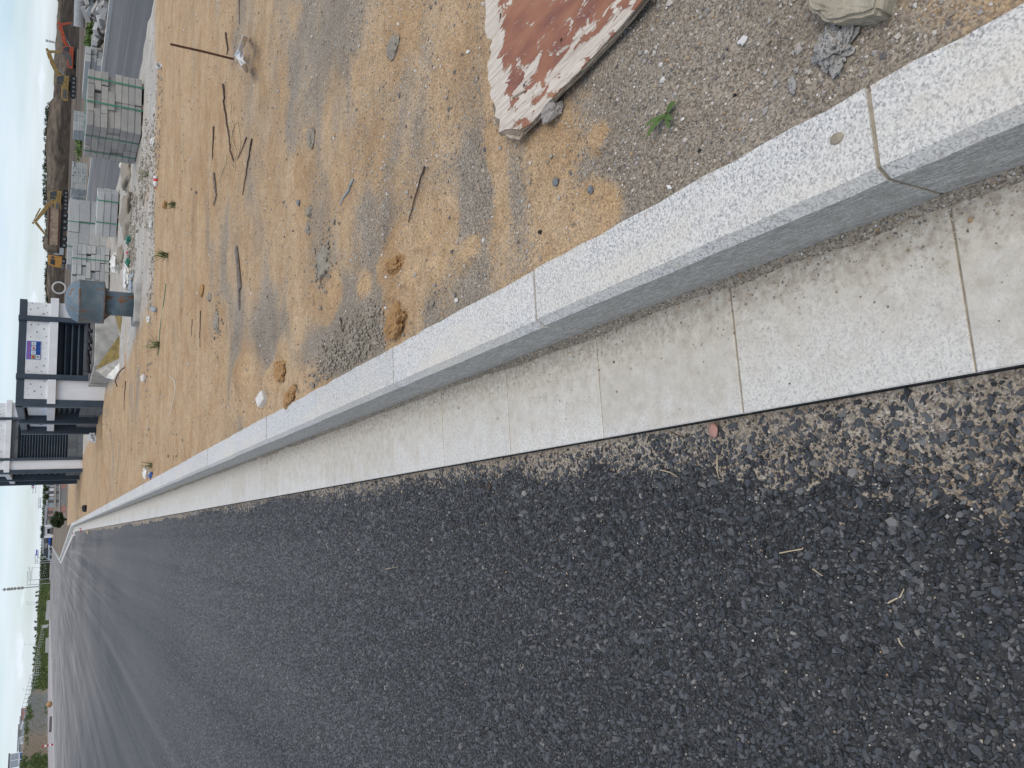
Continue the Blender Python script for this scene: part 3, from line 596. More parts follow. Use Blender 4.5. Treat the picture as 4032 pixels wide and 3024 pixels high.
for i, (a, b, L, w) in enumerate([((1000, 1010), (915, 1090), .0, .0022), ((975, 960), (925, 1000), 0, .0016), ((1650, 705), (1500, 850), 0, .002), ((1780, 565), (1690, 650), 0, .0022), ((1150, 850), (1260, 780), 0, .004), ((1215, 1130), (1150, 1040), 0, .0025)]):
    bm = bmesh.new(); p0 = P(*z2(*a), TOPZ + (.001 if i > 3 else -.006)); p1 = P(*z2(*b), TOPZ + (.004 if i > 3 else -.009)); tube(bm, [p0, p0.lerp(p1, .5) + Vector((0, 0, .001)), p1], [w, w * .8, w * .3], 4); bmo('splinter', bm, MAT['plyp'], brd)

# ------------------------------------------------------------------ stones, clods and other loose things on the verge
def put_lump(name, px_, size, m, label, cat, group=None, **kw):
    q = PS(*px_); o = lump(name, size, m, loc=(q.x, q.y, q.z - size[2] * kw.pop('sink', .12)), **kw); return tag(o, label, cat, group)
put_lump('concrete_lump', (2195, 445), (.062, .075, .05), MAT['rock'], 'fist sized grey concrete lump beside the near edge of the board', 'stone', seed=3, sub=4, rough=.55, facet=3, flat=.1, freq=2.6, smooth=False)
put_lump('mortar_lump', (3300, 190), (.075, .062, .030), MAT['dark'], 'dark speckled mortar lump beside the block at the frame edge', 'stone', seed=11, sub=4, rough=.9, freq=5, flat=.25, smooth=False)
put_lump('mortar_crumb', (3130, 340), (.035, .02, .012), MAT['dark'], 'small dark speckled crumb near the kerb, below the mortar lump', 'stone', seed=12, rough=.45)
blk = thing('stone_block', 'rough buff stone block cut off by the upper picture edge', 'stone', (0, 0, 0))
bm = bmesh.new(); prism(bm, [P(3158, -6, .215)[:2], P(3190, 45, .215)[:2], P(3262, 93, .215)[:2], P(3440, 42, .215)[:2], (1.02, .47), (1.08, .72)], .15, .213); bmesh.ops.bevel(bm, geom=list(bm.edges), offset=.006, segments=2, affect='EDGES'); bmesh.ops.triangulate(bm, faces=bm.faces); bmesh.ops.subdivide_edges(bm, edges=list(bm.edges), cuts=5, use_grid_fill=True)
for v in bm.verts: v.co += Vector((float(fbm(np.array([v.co.x * 60]), np.array([v.co.z * 60 + v.co.y * 50]), 160 + j_, 3)[0]) - .5 for j_ in range(3))) * .012
bmo('block', bm, MAT['buff'], blk)
CL = [((1572, 1275), (.12, .14, .085), 'large cracked ochre clod lying against the kerb'), ((1560, 1040), (.06, .15, .055), 'long curved ochre clod above the large cracked clod'), ((1108, 1462), (.13, .20, .065), 'ochre clod furthest along the kerb, with a hollow side'), ((1148, 1565), (.10, .20, .06), 'ochre clod ridge touching the kerb beside the white brick end')]
for i, (p_, s_, lb) in enumerate(CL): put_lump('sand_clod', p_, s_, MAT['clod'], lb, 'clod', 'ochre clods along the kerb', seed=30 + i, sub=5, rough=.55, flat=.36, sink=.16, freq=2.6, smooth=False, rotz=random.uniform(-.4, .4))
GC = [((1278, 1035), (.16, .16, .05), 'trampled grey clod with cracks in the middle of the sand'), ((1230, 545), (.10, .08, .05), 'dark grey clod above the trampled grey clod'), ((1553, 185), (.085, .11, .035), 'grey clod with pale flecks at the left of the board'), ((1218, 900), (.07, .06, .035), 'small grey clod above the trampled clod'), ((1222, 832), (.06, .07, .04), 'half buried grey stone right of the small grey clod'), ((828, 1170), (.08, .09, .05), 'dark pebble sized clod near the flat wooden slat'), ((858, 1270), (.16, .14, .05), 'cluster of grey crumbs beyond the flat slat')]
for i, (p_, s_, lb) in enumerate(GC): put_lump('earth_clod', p_, s_, MAT['clodg'], lb, 'clod', 'grey clods on the verge', seed=60 + i, sub=4, rough=.5, flat=.4, freq=3.5, sink=.06)
ST = [((2173, 617), .022, 'buff', 'pale yellow pebble below the concrete lump'), ((2330, 750), .030, 'blue_stone', 'dark blue grey pebble above the wide ochre clod'), ((2195, 720), .034, 'blue_stone', 'flat grey pebble left of the dark pebble'), ((2090, 715), .024, 'buff', 'tan pebble left of the flat grey pebble'), ((2930, 160), .026, 'chip', 'largest white chip near the upper stone block'), ((2612, 318), .020, 'chip', 'white triangular chip above the weed'), ((2606, 256), .016, 'chip', 'small white chip above the triangular one'),
      ((2896, 376), .014, 'coal', 'black crumb on the sand right of the weed'), ((2757, 594), .013, 'coal', 'black crumb near the kerb below the weed'), ((2130, 914), .022, 'coal', 'black crumb beside the kerb above the rounded clod'), ((1714, 1122), .024, 'rock', 'pinkish grey pebble below the lone rounded clod'), ((1640, 1082), .026, 'rock', 'pale grey pebble between two clods'), ((1803, 1185), .03, 'chip', 'long white chip close to the kerb edge'), ((2690, 470), .014, 'chip', 'white shell chip beside the weed'), ((1180, 800), .05, 'blue_stone', 'dark grey stone near the blue plastic strip')]
for i, (p_, s_, mm, lb) in enumerate(ST): s_ *= .68; put_lump('pebble', p_, (s_, s_ * 1.15, s_ * .7), MAT[mm], lb, 'pebble', seed=90 + i, sub=2, rough=.45, facet=5, smooth=False)
q = PS(1045, 1572); wb = bbox('brick_end', (-.035, -.045, 0), (.035, .045, .06), MAT['chip'], None, .006); wb.location = (q.x, q.y, q.z - .015); wb.rotation_euler = (.2, -.1, .5); tag(wb, 'broken white brick end stuck in the sand by the kerb', 'brick')

for i, (a_, b_, n_, rx_, ry_) in enumerate(((1440, 1350, 500, .07, .14), (1345, 1425, 700, .07, .28), (1278, 1035, 160, .10, .10), (858, 1270, 90, .12, .12))):
    q = P(a_, b_, .17); rg = np.random.default_rng(700 + i); x = q.x + rg.normal(0, rx_, n_); y = q.y + rg.normal(0, ry_, n_); k_ = x > .66; x, y = x[k_], y[k_]
    v, f = pebbles(x, y, vz(x, y) + .004, np.clip(.0055 * np.exp(rg.normal(0, .5, len(x))), .002, .016), 710 + i)
    stuff(link('soil_crumbs', npmesh('soil_crumbs', v, f), None, MAT['clodg']), ['grey soil crumbs spilt against the kerb back', 'longer spill of grey soil crumbs along the kerb back', 'grey crumbs round the trampled clod', 'grey crumbs beyond the flat slat'][i], 'soil')
def ground_line(name, pts, r, m, label, cat, taper=True, lift=.003, n=5, smooth=True):
    if r > .0045: r *= .62
    w = [PS(*p) for p in pts]; w = [Vector((v.x, v.y, v.z + lift + r * .6)) for v in w]; out = []
    for a, b in zip(w, w[1:]):
        for t in range(4): out.append(a.lerp(b, t / 4) + Vector((random.uniform(-1, 1), random.uniform(-1, 1), random.uniform(0, .6))) * r * .9)
    out.append(w[-1]); L = len(out); bm = bmesh.new(); tube(bm, out, [r * (1 - .55 * i / L if taper else 1) for i in range(L)], n); o = bmo(name, bm, m, None, smooth); return tag(o, label, cat)
ground_line('twig', [(1680, 655), (1663, 700), (1635, 800), (1613, 876)], .004, MAT['twig'], 'thin dark twig lying beside the ochre patches left of the board', 'twig')
ground_line('stick', [(846, 497), (843, 560), (840, 633)], .012, MAT['twig'], 'short straight stick left of the tangled root', 'stick')
ground_line('stick', [(996, 547), (985, 620), (972, 690), (959, 768)], .011, MAT['twig'], 'long dark stick right of the tangled root', 'stick')
ground_line('stick', [(975, 542), (958, 585), (939, 624)], .008, MAT['twig'], 'short slanting stick at the end of the pale string', 'stick')
ground_line('root', [(883, 333), (888, 375), (886, 410), (893, 450), (897, 490), (908, 540), (910, 590), (925, 640)], .014, MAT['twig'], 'crooked dark root with pale string caught on it', 'root')
ground_line('stick', [(894, 128), (897, 170), (902, 200), (898, 217)], .013, MAT['twig'], 'short rough stick beside the rusty stake', 'stick')
ground_line('stick', [(946, -10), (946, 50), (945, 95)], .007, MAT['twig'], 'thin stick at the upper picture edge beyond the torn sheet', 'stick')
ground_line('branch', [(848, 683), (852, 730), (856, 770), (846, 808)], .018, MAT['wood'], 'thick grey broken branch above the flat slat', 'branch')
ground_line('twig', [(792, 1224), (791, 1300), (790, 1369)], .008, MAT['twig'], 'straight dark twig beyond the flat slat', 'twig')
ground_line('twig', [(760, 1258), (757, 1290), (757, 1325)], .004, MAT['twig'], 'fine twig next to the straight dark twig', 'twig')
ground_line('stick', [(497, 1501), (492, 1560), (490, 1617)], .014, MAT['twig'], 'dark stick on the sand in front of the low vent building', 'stick')
ground_line('twig', [(1345, 1252), (1352, 1280), (1355, 1310)], .004, MAT['twig'], 'short dark twig on grey gravel near the kerb', 'twig')
ground_line('twig', [(1275, 1362), (1290, 1390), (1304, 1425)], .004, MAT['twig'], 'bent twig lying before the grey soil heap', 'twig')
ground_line('string', [(911, 405), (912, 465), (925, 500), (915, 520), (920, 560), (935, 600), (925, 640), (920, 660), (928, 668), (931, 655), (920, 630), (908, 590), (912, 540), (925, 490), (938, 480), (945, 520), (950, 570), (944, 610), (935, 630)], .0035, MAT['straw'], 'loops of pale string tangled on the crooked root', 'string', False)
ground_line('string', [(895, 612), (893, 640), (880, 670), (868, 700), (866, 720), (872, 735)], .0035, MAT['straw'], 'loose end of pale string beyond the tangle', 'string', False)
ground_line('straw', [(672, 1480), (690, 1500), (693, 1530), (688, 1560), (678, 1610), (668, 1632)], .008, MAT['paper'], 'long pale split cane lying towards the far kerb', 'cane')
ground_line('green_strap', [(655, 1118), (650, 1170), (640, 1230), (632, 1300), (628, 1360), (622, 1400)], .007, MAT['strap'], 'dark green strap lying between two grass tufts', 'strap', False)
sl = thing('wooden_slat', 'flat grey wooden slat lying across the middle of the sand', 'slat'); a = PS(935, 975); b = PS(949, 1140); c = PS(945, 1218)
for (p0, p1, w, h) in ((a, b, .045, .012), (a.lerp(b, .45), c, .026, .009)):
    d = p1 - p0; bm = bmesh.new(); box(bm, (p0 + p1) / 2 + Vector((0, 0, h / 2 + .004)), (d.length, w, h), (0, 0, math.atan2(d.y, d.x))); bmo('strip', bm, MAT['wood'], sl)
def leafblade(bm, p, yaw, L, w, lift, droop=.5, seg=5):
    prev = None
    for i in range(seg + 1):
        t = i / seg; q = Vector(p) + Vector((math.cos(yaw) * L * t, math.sin(yaw) * L * t, lift * L * t * (1 - droop * t))); ww = w * math.sin(math.pi * min(1, .12 + .88 * t)) ** .8 + 1e-5
        s_ = Vector((-math.sin(yaw), math.cos(yaw), 0)) * ww / 2; cur = (bm.verts.new(q - s_ + Vector((0, 0, ww * .12))), bm.verts.new(q), bm.verts.new(q + s_ + Vector((0, 0, ww * .12))))
        if prev: bm.faces.new((prev[0], prev[1], cur[1], cur[0])); bm.faces.new((prev[1], prev[2], cur[2], cur[1]))
        prev = cur
ps = ground_line('plastic_strip', [(1393, 705), (1380, 745), (1352, 790), (1342, 808)], .009, MAT['plastic'], 'crumpled grey blue plastic strip on grey gravel', 'plastic strip', True, .002, 4)
wq = PS(2632, 450); wd_ = thing('weed', 'small green weed seedling with five leaves on the gravel', 'weed', wq)
for yaw, L, w, lf in ((2.35, .062, .015, .9), (1.75, .055, .009, .8), (.4 + 3.1, .05, .014, .5), (-1.35, .040, .017, .5), (3.9, .045, .012, .7), (2.05, .03, .008, 1.2)):
    bm = bmesh.new(); leafblade(bm, (0, 0, .004), yaw, L, w, lf, .55); bmo('leaf', bm, MAT['leafw'], wd_, True)
bm = bmesh.new(); tube(bm, [(0, 0, -.01), (.001, 0, .008)], .002, 5); bmo('stem', bm, MAT['twig'], wd_)
def tuft(px_, n, L, label, spread=.6, flip=1):
    q = PS(*px_); t = thing('grass_tuft', label, 'grass', q); bm = bmesh.new(); r = random.Random(int(px_[0]))
    for i in range(n): leafblade(bm, (r.uniform(-.03, .03), r.uniform(-.03, .03), 0), r.uniform(0, 6.28), L * r.uniform(.35, 1) * spread, .008, r.uniform(.8, 2.6), .35, 4)
    bmo('blades', bm, MAT['leafg'], t)
tuft((662, 1005), 46, .22, 'low grass tuft between the rubble strip and the sand'); tuft((632, 1358), 60, .24, 'spiky grass tuft near the blue grey vent'); tuft((690, 808), 30, .15, 'little grass tuft beside a brown stone'); tuft((600, 1830), 26, .20, 'dry grass tuft close to the kerb in the middle distance'); tuft((585, 690), 22, .26, 'thin grass stalks by the white bottle')
put_lump('brown_stone', (655, 808), (.09, .15, .06), MAT['clod'], 'smooth brown stone beside the little grass tuft', 'stone', seed=140, rough=.2)
put_lump('brown_stone', (800, 1145), (.10, .16, .04), MAT['clod'], 'half buried brown clod beyond the flat slat', 'clod', seed=141, rough=.2)

# rusty stake with a torn sheet at its foot
q = PS(921, 233); sk = thing('stake', 'thin rusty steel stake standing upright in the sand', 'stake', q); bm = bmesh.new(); tube(bm, [(0, 0, -.06), (.004, .0, .22), (0, 0, .455)], .0085, 7); bmo('rod', bm, MAT['rust'], sk)
bm = bmesh.new()
for h in np.arange(.02, .45, .018): tube(bm, [(-.001, 0, h), (0, 0, h + .005)], .0098, 7)
bmo('ribs', bm, MAT['rust'], sk)
q = PS(965, 215); sh = thing('torn_sheet', 'torn white sheet folded like a tent at the foot of the stake', 'sheet', q); bm = bmesh.new()
def patch(bm, rows):
    v = [[bm.verts.new(c) for c in r] for r in rows]
    for a, b in zip(v, v[1:]):
        for i in range(len(a) - 1): bm.faces.new((a[i], a[i + 1], b[i + 1], b[i]))
zq = q.z; pt = lambda a, b, h: P(a, b, zq + h) - q
patch(bm, [[pt(922, 217, .012), pt(925, 219, .012)], [pt(938, 195, .10), pt(950, 203, .06)], [pt(950, 165, .13), pt(966, 180, .05)], [pt(956, 140, .10), pt(974, 158, .0)], [pt(962, 136, .04), pt(976, 146, .0)]])
patch(bm, [[pt(922, 217, .012), pt(925, 221, .012)], [pt(938, 235, .09), pt(950, 228, .07)], [pt(952, 258, .11), pt(968, 248, .05)], [pt(962, 280, .08), pt(978, 270, .0)], [pt(970, 290, .03), pt(978, 282, .0)]])
patch(bm, [[pt(926, 219, .010), pt(927, 221, .010)], [pt(945, 205, .06), pt(945, 230, .05)], [pt(958, 195, .035), pt(958, 240, .03)]])
bmesh.ops.recalc_face_normals(bm, faces=bm.faces); bmesh.ops.solidify(bm, geom=list(bm.faces), thickness=.004); bmo('sheet', bm, MAT['white'], sh)

# ------------------------------------------------------------------ mushroom vent
v0 = thing('mushroom_vent', 'rusty blue grey mushroom shaped ventilation pipe on a concrete base', 'vent', (3.53, 13.12, .15))
bm = bmesh.new(); prism(bm, [(-.33, -.28), (.28, -.30), (.32, .26), (-.28, .29)], -.05, .112); bmesh.ops.bevel(bm, geom=list(bm.edges), offset=.008, segments=1, affect='EDGES'); bmo('base', bm, MAT['concrete'], v0)
bm = bmesh.new(); lathe(bm, [(.19, .10), (.19, .60)], 36); bmo('pipe', bm, MAT['vent'], v0, True)
bm = bmesh.new(); lathe(bm, [(.30, .53), (.325, .512), (.328, .53), (.328, .845), (.334, .85), (.334, .862), (.322, .868), (.29, .93), (.235, .985), (.15, 1.022), (.06, 1.038), (.0, 1.04)], 44); cap = bmo('cap', bm, MAT['vent'], v0, True)
for a in (.3, 1.87, 3.44, 5.0):
    bm = bmesh.new(); c, s_ = math.cos(a), math.sin(a); w = Vector((-s_, c, 0)) * .004; pts = [Vector((c * .185, s_ * .185, .40)), Vector((c * .32, s_ * .32, .52)), Vector((c * .185, s_ * .185, .54))]
    f1 = [bm.verts.new(p_ + w) for p_ in pts]; f2 = [bm.verts.new(p_ - w) for p_ in pts]; bm.faces.new(f1); bm.faces.new(f2[::-1])
    for i in range(3): bm.faces.new((f1[i], f2[i], f2[(i + 1) % 3], f1[(i + 1) % 3]))
    bmo('bracket', bm, MAT['vent'], v0)

# ------------------------------------------------------------------ ventilation shaft buildings
def louvre(root, x0, x1, z0, z1, y, n, m, axis='x', name='louvre_blade', deep=.10):
    for i in range(n):
        zc = z0 + (i + .5) * (z1 - z0) / n; h = (z1 - z0) / n; bm = bmesh.new()
        if axis == 'x': box(bm, ((x0 + x1) / 2, y + deep / 2, zc), (x1 - x0, deep, h * .28), (-.75, 0, 0))
        else: box(bm, (y + deep / 2, (x0 + x1) / 2, zc), (deep, x1 - x0, h * .28), (0, .75, 0))
        bmo(name, bm, m, root)
def tiles(root, lo, hi, axis, nz, w, seed):
    r = random.Random(seed); z0, z1 = lo[2], hi[2]; h = (z1 - z0) / nz
    a0, a1 = (lo[0], hi[0]) if axis == 'x' else (lo[1], hi[1])
    for i in range(nz):
        c = a0 - (r.random() * w)
        while c < a1 - .02:
            ww = w * r.uniform(.7, 1.3); s0 = max(a0, c); s1 = min(a1, c + ww); c += ww
            if s1 - s0 < .04: continue
            pr = r.uniform(.0, .018)
            if axis == 'x': bbox('stone_tile', (s0 + .003, lo[1] - pr, z0 + i * h + .003), (s1 - .003, hi[1], z0 + (i + 1) * h - .003), MAT['tile'], root)
            else: bbox('stone_tile', (lo[0] - pr, s0 + .003, z0 + i * h + .003), (hi[0], s1 - .003, z0 + (i + 1) * h - .003), MAT['tile'], root)
def holes(root, x0, x1, z0, z1, y, pts, s=.012):
    for u, v_, k in pts: bbox('hole_shade', (x0 + u * (x1 - x0) - s * k, y - .0015, z0 + v_ * (z1 - z0) - s * k), (x0 + u * (x1 - x0) + s * k, y + .01, z0 + v_ * (z1 - z0) + s * k), MAT['black'], root)  # raised black boxes, painted in place of the shade inside the perforations
def shaft(label, X0, X1, Y0, Y1, zT, zP, zB1, zB0, zL0, cx, right=True, fins=(), pw=.11, seed=1, nl=4, base_tile=False, nside=4, px0=.0):
    """X0 left corner, posts at cx; zT roof, zP panel top, zB1/zB0 beam, zL0 foot of the louvre opening"""
    S = thing('ventilation_shaft', label, 'building', (0, 0, 0)); b = lambda n, lo, hi, m, bv=0: bbox(n, lo, hi, m, S, bv)
    b('core', (X0 + .22, Y0 + .22, .02), (X1 - .05, Y1 - .03, zT - .08), MAT['slatd']); b('roof', (X0 - .02, Y0 - .06, zP), (X1 + .03, Y1 + .02, zT), MAT['slate'], .004)
    b('corner_post', (X0 - .02, Y0 - .075, .05), (X0 + .14, Y0 + .10, zT - .003), MAT['slate'], .004)
    for p_ in cx: b('post', (p_, Y0 - .13, .05), (p_ + pw, Y0 + .14, zT + .012), MAT['slate'], .004)
    # narrow bay at the left
    b('white_panel', (X0 + .14, Y0 - .03, .05), (cx[0] - .002, Y0 + .2, zB0), MAT['wall'], .004); b('perforated_panel', (X0 + .15, Y0 - .05, zB1), (cx[0] - .002, Y0 + .18, zP - .003), MAT['white'], .004)
    b('beam', (X0 + .04, Y0 - .115, zB0 + .002), (cx[0] - .003, Y0 + .19, zB1 + .006), MAT['wall'], .004)
    holes(S, X0 + .15, cx[0], zB1, zP, Y0 - .05, ((.25, .25, .8), (.62, .3, 1.), (.75, .72, 1.), (.4, .55, 1.1), (.2, .8, .6), (.55, .85, .6), (.9, .15, .9)))
    # louvred bay
    xa, xb = cx[0] + pw, cx[1]
    b('perforated_panel', (xa, Y0 - .05, zB1), (xb, Y0 + .18, zP - .003), MAT['white'], .004); b('beam', (xa - .001, Y0 - .10, zB0), (xb + .001, Y0 + .19, zB1 + .006), MAT['wall'], .004)
    holes(S, xa, xb, zB1, zP, Y0 - .05, ((.06, .3, .9), (.06, .85, .8), (.14, .5, .9), (.17, .2, 1.1), (.3, .15, .6), (.72, .15, .9), (.8, .55, 1.1), (.86, .25, 1.1), (.93, .8, 1.1), (.94, .5, .8), (.7, .8, .8), (.6, .12, .6), (.5, .25, .6)))
    ztop = zB0
    if base_tile: tiles(S, (xa, Y0 + .0, zB0 - .24), (xb, Y0 + .12, zB0 - .004), 'x', 2, .45, seed); ztop = zB0 - .24
    louvre(S, xa, xb, zL0, ztop, Y0 + .02, nl, MAT['slate'], deep=.12)
    tiles(S, (xa, Y0 + .02, .06), (xb, Y0 + .14, zL0), 'x', 2, .4, seed + 3)
    if right:
        b('white_panel', (cx[1] + pw, Y0 - .03, .05), (X1, Y0 + .2, zB0), MAT['wall'], .004); b('perforated_panel', (cx[1] + pw, Y0 - .05, zB1), (X1 - .03, Y0 + .18, zP - .003), MAT['white'], .004); b('beam', (cx[1] + pw + .002, Y0 - .12, zB0 + .002), (X1 + .09, Y0 + .19, zB1 + .006), MAT['wall'], .004)
        holes(S, cx[1] + pw, X1, zB1, zP, Y0 - .05, ((.3, .15, .7), (.55, .55, 1.), (.2, .3, 1.2), (.75, .2, .9), (.85, .8, .8), (.45, .85, 1.), (.65, .3, .6)))
    # left flank: fins, panels, beams, louvres, tiles
    for f0 in fins: b('fin', (X0 - .10, f0 - .10, .05), (X0 + .26, f0 + .10, zT + .004), MAT['slate'], .004)
    st = [Y0 + .1] + list(fins)
    for i, (a, c) in enumerate(zip(st, st[1:])):
        a += .005 if i == 0 else .105; c -= .105
        b('side_panel', (X0 + .10, a, zB1), (X0 + .30, c, zP - .05), MAT['white'], .01); b('side_beam', (X0 - .03, a + .02, zB0), (X0 + .30, c - .02, zB1 + .006), MAT['wall'], .006)
        louvre(S, a, c, zL0, zB0 - .05, X0 + .12, nside, MAT['slate'], 'y', deep=.12); tiles(S, (X0 + .08, a, .05), (X0 + .24, c, zL0), 'y', 4, .45, seed + 7 + i)
    return S
SA = shaft('low white and slate vent building with a blue notice', 2.90, 5.31, 20.1, 24.95, 2.01, 1.865, 1.405, 1.245, .72, (3.50, 4.84), True, (22.55, 24.85), seed=4, nl=4)
SB = shaft('taller vent building with close dark louvres, behind the low one', 2.50, 5.30, 35.9, 42.5, 3.72, 3.48, 2.84, 2.66, .72, (3.0, 4.60), True, (39.2, 42.4), pw=.10, seed=9, nl=18, base_tile=True, nside=8)
# blue notice on the low shaft
sx0, sx1, sz0, sz1, sy = 3.955, 4.373, 1.575, 1.843, 20.045; sg = thing('notice_board', 'blue safety notice with red heading and small pictures on a perforated panel', 'sign', (0, 0, 0))
bbox('board', (sx0, sy - .010, sz0), (sx1, sy + .004, sz1), MAT['sgnb'], sg); W_, H_ = sx1 - sx0, sz1 - sz0
def sgn(name, a, b, c, d, m, e=.012, par=sg): return bbox(name, (sx0 + a * W_, sy - e, sz1 - d * H_), (sx0 + b * W_, sy - e + .004, sz1 - c * H_), m, par)
sgn('heading_band', .01, .99, .03, .30, MAT['sgnl'], .0115)
r = random.Random(5)
for i in range(6):
    g0 = .05 + i * .158; bm = bmesh.new()
    for j in range(7):
        if j % 2: box(bm, (sx0 + (g0 + r.uniform(.02, .09)) * W_, sy - .0125, sz1 - (.165 + r.uniform(-.01, .01)) * H_), (.0045, .002, H_ * r.uniform(.12, .2)))
        else: box(bm, (sx0 + (g0 + .055) * W_, sy - .0125, sz1 - (.08 + .028 * j) * H_), (W_ * r.uniform(.06, .11), .002, .0052))
    bmo('heading_character', bm, MAT['sgnr'], sg)
for (a, b, c, d, m1, m2, sh_) in ((.02, .235, .34, .65, 'foam', 'red', 0), (.02, .235, .68, .97, 'sgnw', 'rim', 1), (.265, .475, .34, .66, 'sgnw', 'plastic', 2), (.515, .715, .34, .66, 'sgnw', 'sgnr', 3), (.76, .955, .34, .66, 'sgnw', 'steel', 4)):
    t_ = sgn('picture', a, b, c, d, MAT[m1]); m_ = (a + b) / 2; w_ = (b - a) / 2; cz = (c + d) / 2
    sgn('picture_motif', m_ - w_ * .5, m_ + w_ * .55, cz - .08, cz + .06, MAT[m2], .0145)
    if sh_ in (0, 3): sgn('picture_motif', m_ - w_ * .75, m_ - w_ * .2, cz, cz + .11, MAT['dusty'], .0165)
for a in (.265, .515, .76):
    for j in range(5): sgn('text_line', a, a + .2 - .02 * (j % 3), .70 + j * .053, .725 + j * .053, MAT['sgnd'], .0125)
o = bbox('small_notice', (2.985, 23.55, 1.50), (3.0, 24.25, 1.60), MAT['sgnl']); tag(o, 'narrow violet notice on the flank of the low vent building', 'sign')
bm = bmesh.new()
for i in range(9): box(bm, (2.982, 23.6 + i * .075, 1.55), (.004, .05, .055 if i % 3 else .03))
bmo('lettering', bm, MAT['sgnd'], o)
# low vent chamber of concrete in front of it, with broken panels and black hose
cb = thing('concrete_chamber', 'low grey concrete chamber in front of the low vent building', 'chamber', (0, 0, 0))
bbox('walls', (3.36, 17.45, .05), (4.80, 19.75, .60), MAT['concrete'], cb, .012); bbox('cover', (3.42, 17.52, .595), (4.76, 19.7, .622), MAT['dusty'], cb, .006); bbox('lip', (3.32, 19.55, .05), (3.36, 19.80, .62), MAT['concrete'], cb, .008)
def r3(a, b): return a / 2.765, 1100 + b / 2.765
hs = thing('black_hose_pile', 'heap of black hose and scraps on the concrete chamber', 'hose', (0, 0, 0)); rr_ = random.Random(8)
for i in range(7):
    bm = bmesh.new(); x = 3.45 + i * .19; tube(bm, [(x + rr_.uniform(-.2, .2), 17.8 + rr_.uniform(0, .4), .66), (x + .1, 18.2, .68 + rr_.uniform(0, .06)), (x + rr_.uniform(.1, .5), 18.5 + rr_.uniform(0, .4), .68), (x + .4, 18.9, .66)], .035, 7); bmo('hose', bm, MAT['black'], hs, True)
def panel(name, pts, m, label, thick=.03):
    t = thing(name, label, 'panel'); 
    for j, (pp, mm) in enumerate(pts):
        bm = bmesh.new(); bm.faces.new([bm.verts.new(onY(*r3(a, b), Y)) for a, b, Y in pp]); bmesh.ops.solidify(bm, geom=list(bm.faces), thickness=thick); bmo('sheet', bm, MAT[mm], t)
    return t
panel('broken_panel', [([(1035, 985, 17.30), (1312, 590, 16.95), (1395, 715, 16.75), (1368, 825, 16.8)], 'foam'), ([(1038, 992, 17.28), (1372, 828, 16.78), (1285, 1010, 17.0), (1235, 1092, 17.2), (1150, 1070, 17.3)], 'paper')], None, 'folded broken panel, yellow foam and white skin, leaning on the chamber')
panel('broken_panel', [([(1250, 395, 16.9), (1365, 405, 16.4), (1385, 520, 16.3), (1312, 600, 16.7)], 'foam'), ([(1368, 400, 16.38), (1440, 430, 15.9), (1405, 560, 16.0), (1375, 640, 16.2), (1320, 590, 16.6)], 'paper')], None, 'second broken panel with white plastic, between the vent and the folded panel')
bm = bmesh.new(); wp = [onY(*r3(a, b), Y) for a, b, Y in ((1275, 1165, 16.6), (1255, 1110, 16.5), (1275, 1050, 16.2), (1320, 985, 15.9), (1390, 935, 15.5), (1450, 945, 15.0), (1540, 1000, 14.2))]; tube(bm, wp + [PS(*r3(1605, 1055)) - Vector((0, 0, .02))], .011, 6); tag(bmo('bent_wire', bm, MAT['rust'], None, True), 'rusty bent wire arching over the sand before the panels', 'wire')
put_lump('white_stone', r3(1590, 1075), (.12, .10, .08), MAT['chip'], 'white stone at the lower end of the bent wire', 'stone', seed=150)

# ------------------------------------------------------------------ stacks of concrete blocks
BM = {}
def blockmesh(s, m):
    key = (tuple(round(q, 3) for q in s), m)
    if key not in BM:
        bm = bmesh.new(); box(bm, (0, 0, 0), s); bmesh.ops.bevel(bm, geom=list(bm.edges), offset=.005, segments=1, affect='EDGES'); me = bpy.data.meshes.new('block'); bm.to_mesh(me); bm.free(); me.materials.append(MAT[m]); BM[key] = me
    return BM[key]
def stack(label, loc, rotz, W, D, hl, nl, layout, m, straps=(), strapsy=(), seed=0, jit=.006, runner=True, group='strapped stacks of concrete blocks', gaps=.0, z0=.0):
    """layout(i) -> (nx, ny) blocks in layer i over W x D; local corner at 0,0"""
    S = thing('block_stack', label, 'block stack', loc, rotz, group); r = random.Random(seed); zb = z0
    if runner:
        for t in (.12, .5, .88): bbox('runner', (t * W - .045, .01, 0), (t * W + .045, D - .01, .075), MAT['wood'], S)
        zb += .077
    for i in range(nl):
        nx, ny = layout(i); w, d = W / nx, D / ny
        for a in range(nx):
            for b in range(ny):
                if 0 < a < nx - 1 and 0 < b < ny - 1 and i < nl - 1: continue
                if gaps and i > 1 and r.random() < gaps: pull = .035
                else: pull = 0
                o = link('block', blockmesh((w - .006, d - .006, hl - .004), m), S)
                o.location = ((a + .5) * w + r.uniform(-jit, jit) + (pull if a == 0 else -pull), (b + .5) * d + r.uniform(-jit, jit) + (pull if b == 0 else 0), zb + (i + .5) * hl); o.rotation_euler = (0, 0, r.uniform(-.012, .012))
    zt = zb + nl * hl
    for s_ in straps:      # round the front, over the top
        bm = bmesh.new(); x = s_ * W; box(bm, (x, -.012, (zt + .04) / 2), (.022, .004, zt - .03)); box(bm, (x, D / 2, zt + .008), (.022, D + .02, .004)); box(bm, (x, D + .012, (zt + .04) / 2), (.022, .004, zt - .03)); bmo('strap', bm, MAT['strap'], S)
    for s_ in strapsy:
        bm = bmesh.new(); y = s_ * D; box(bm, (-.012, y, (zt + .04) / 2), (.004, .022, zt - .03)); box(bm, (W / 2, y, zt + .012), (W + .02, .022, .004)); box(bm, (W + .012, y, (zt + .04) / 2), (.004, .022, zt - .03)); bmo('strap', bm, MAT['strap'], S)
    return S
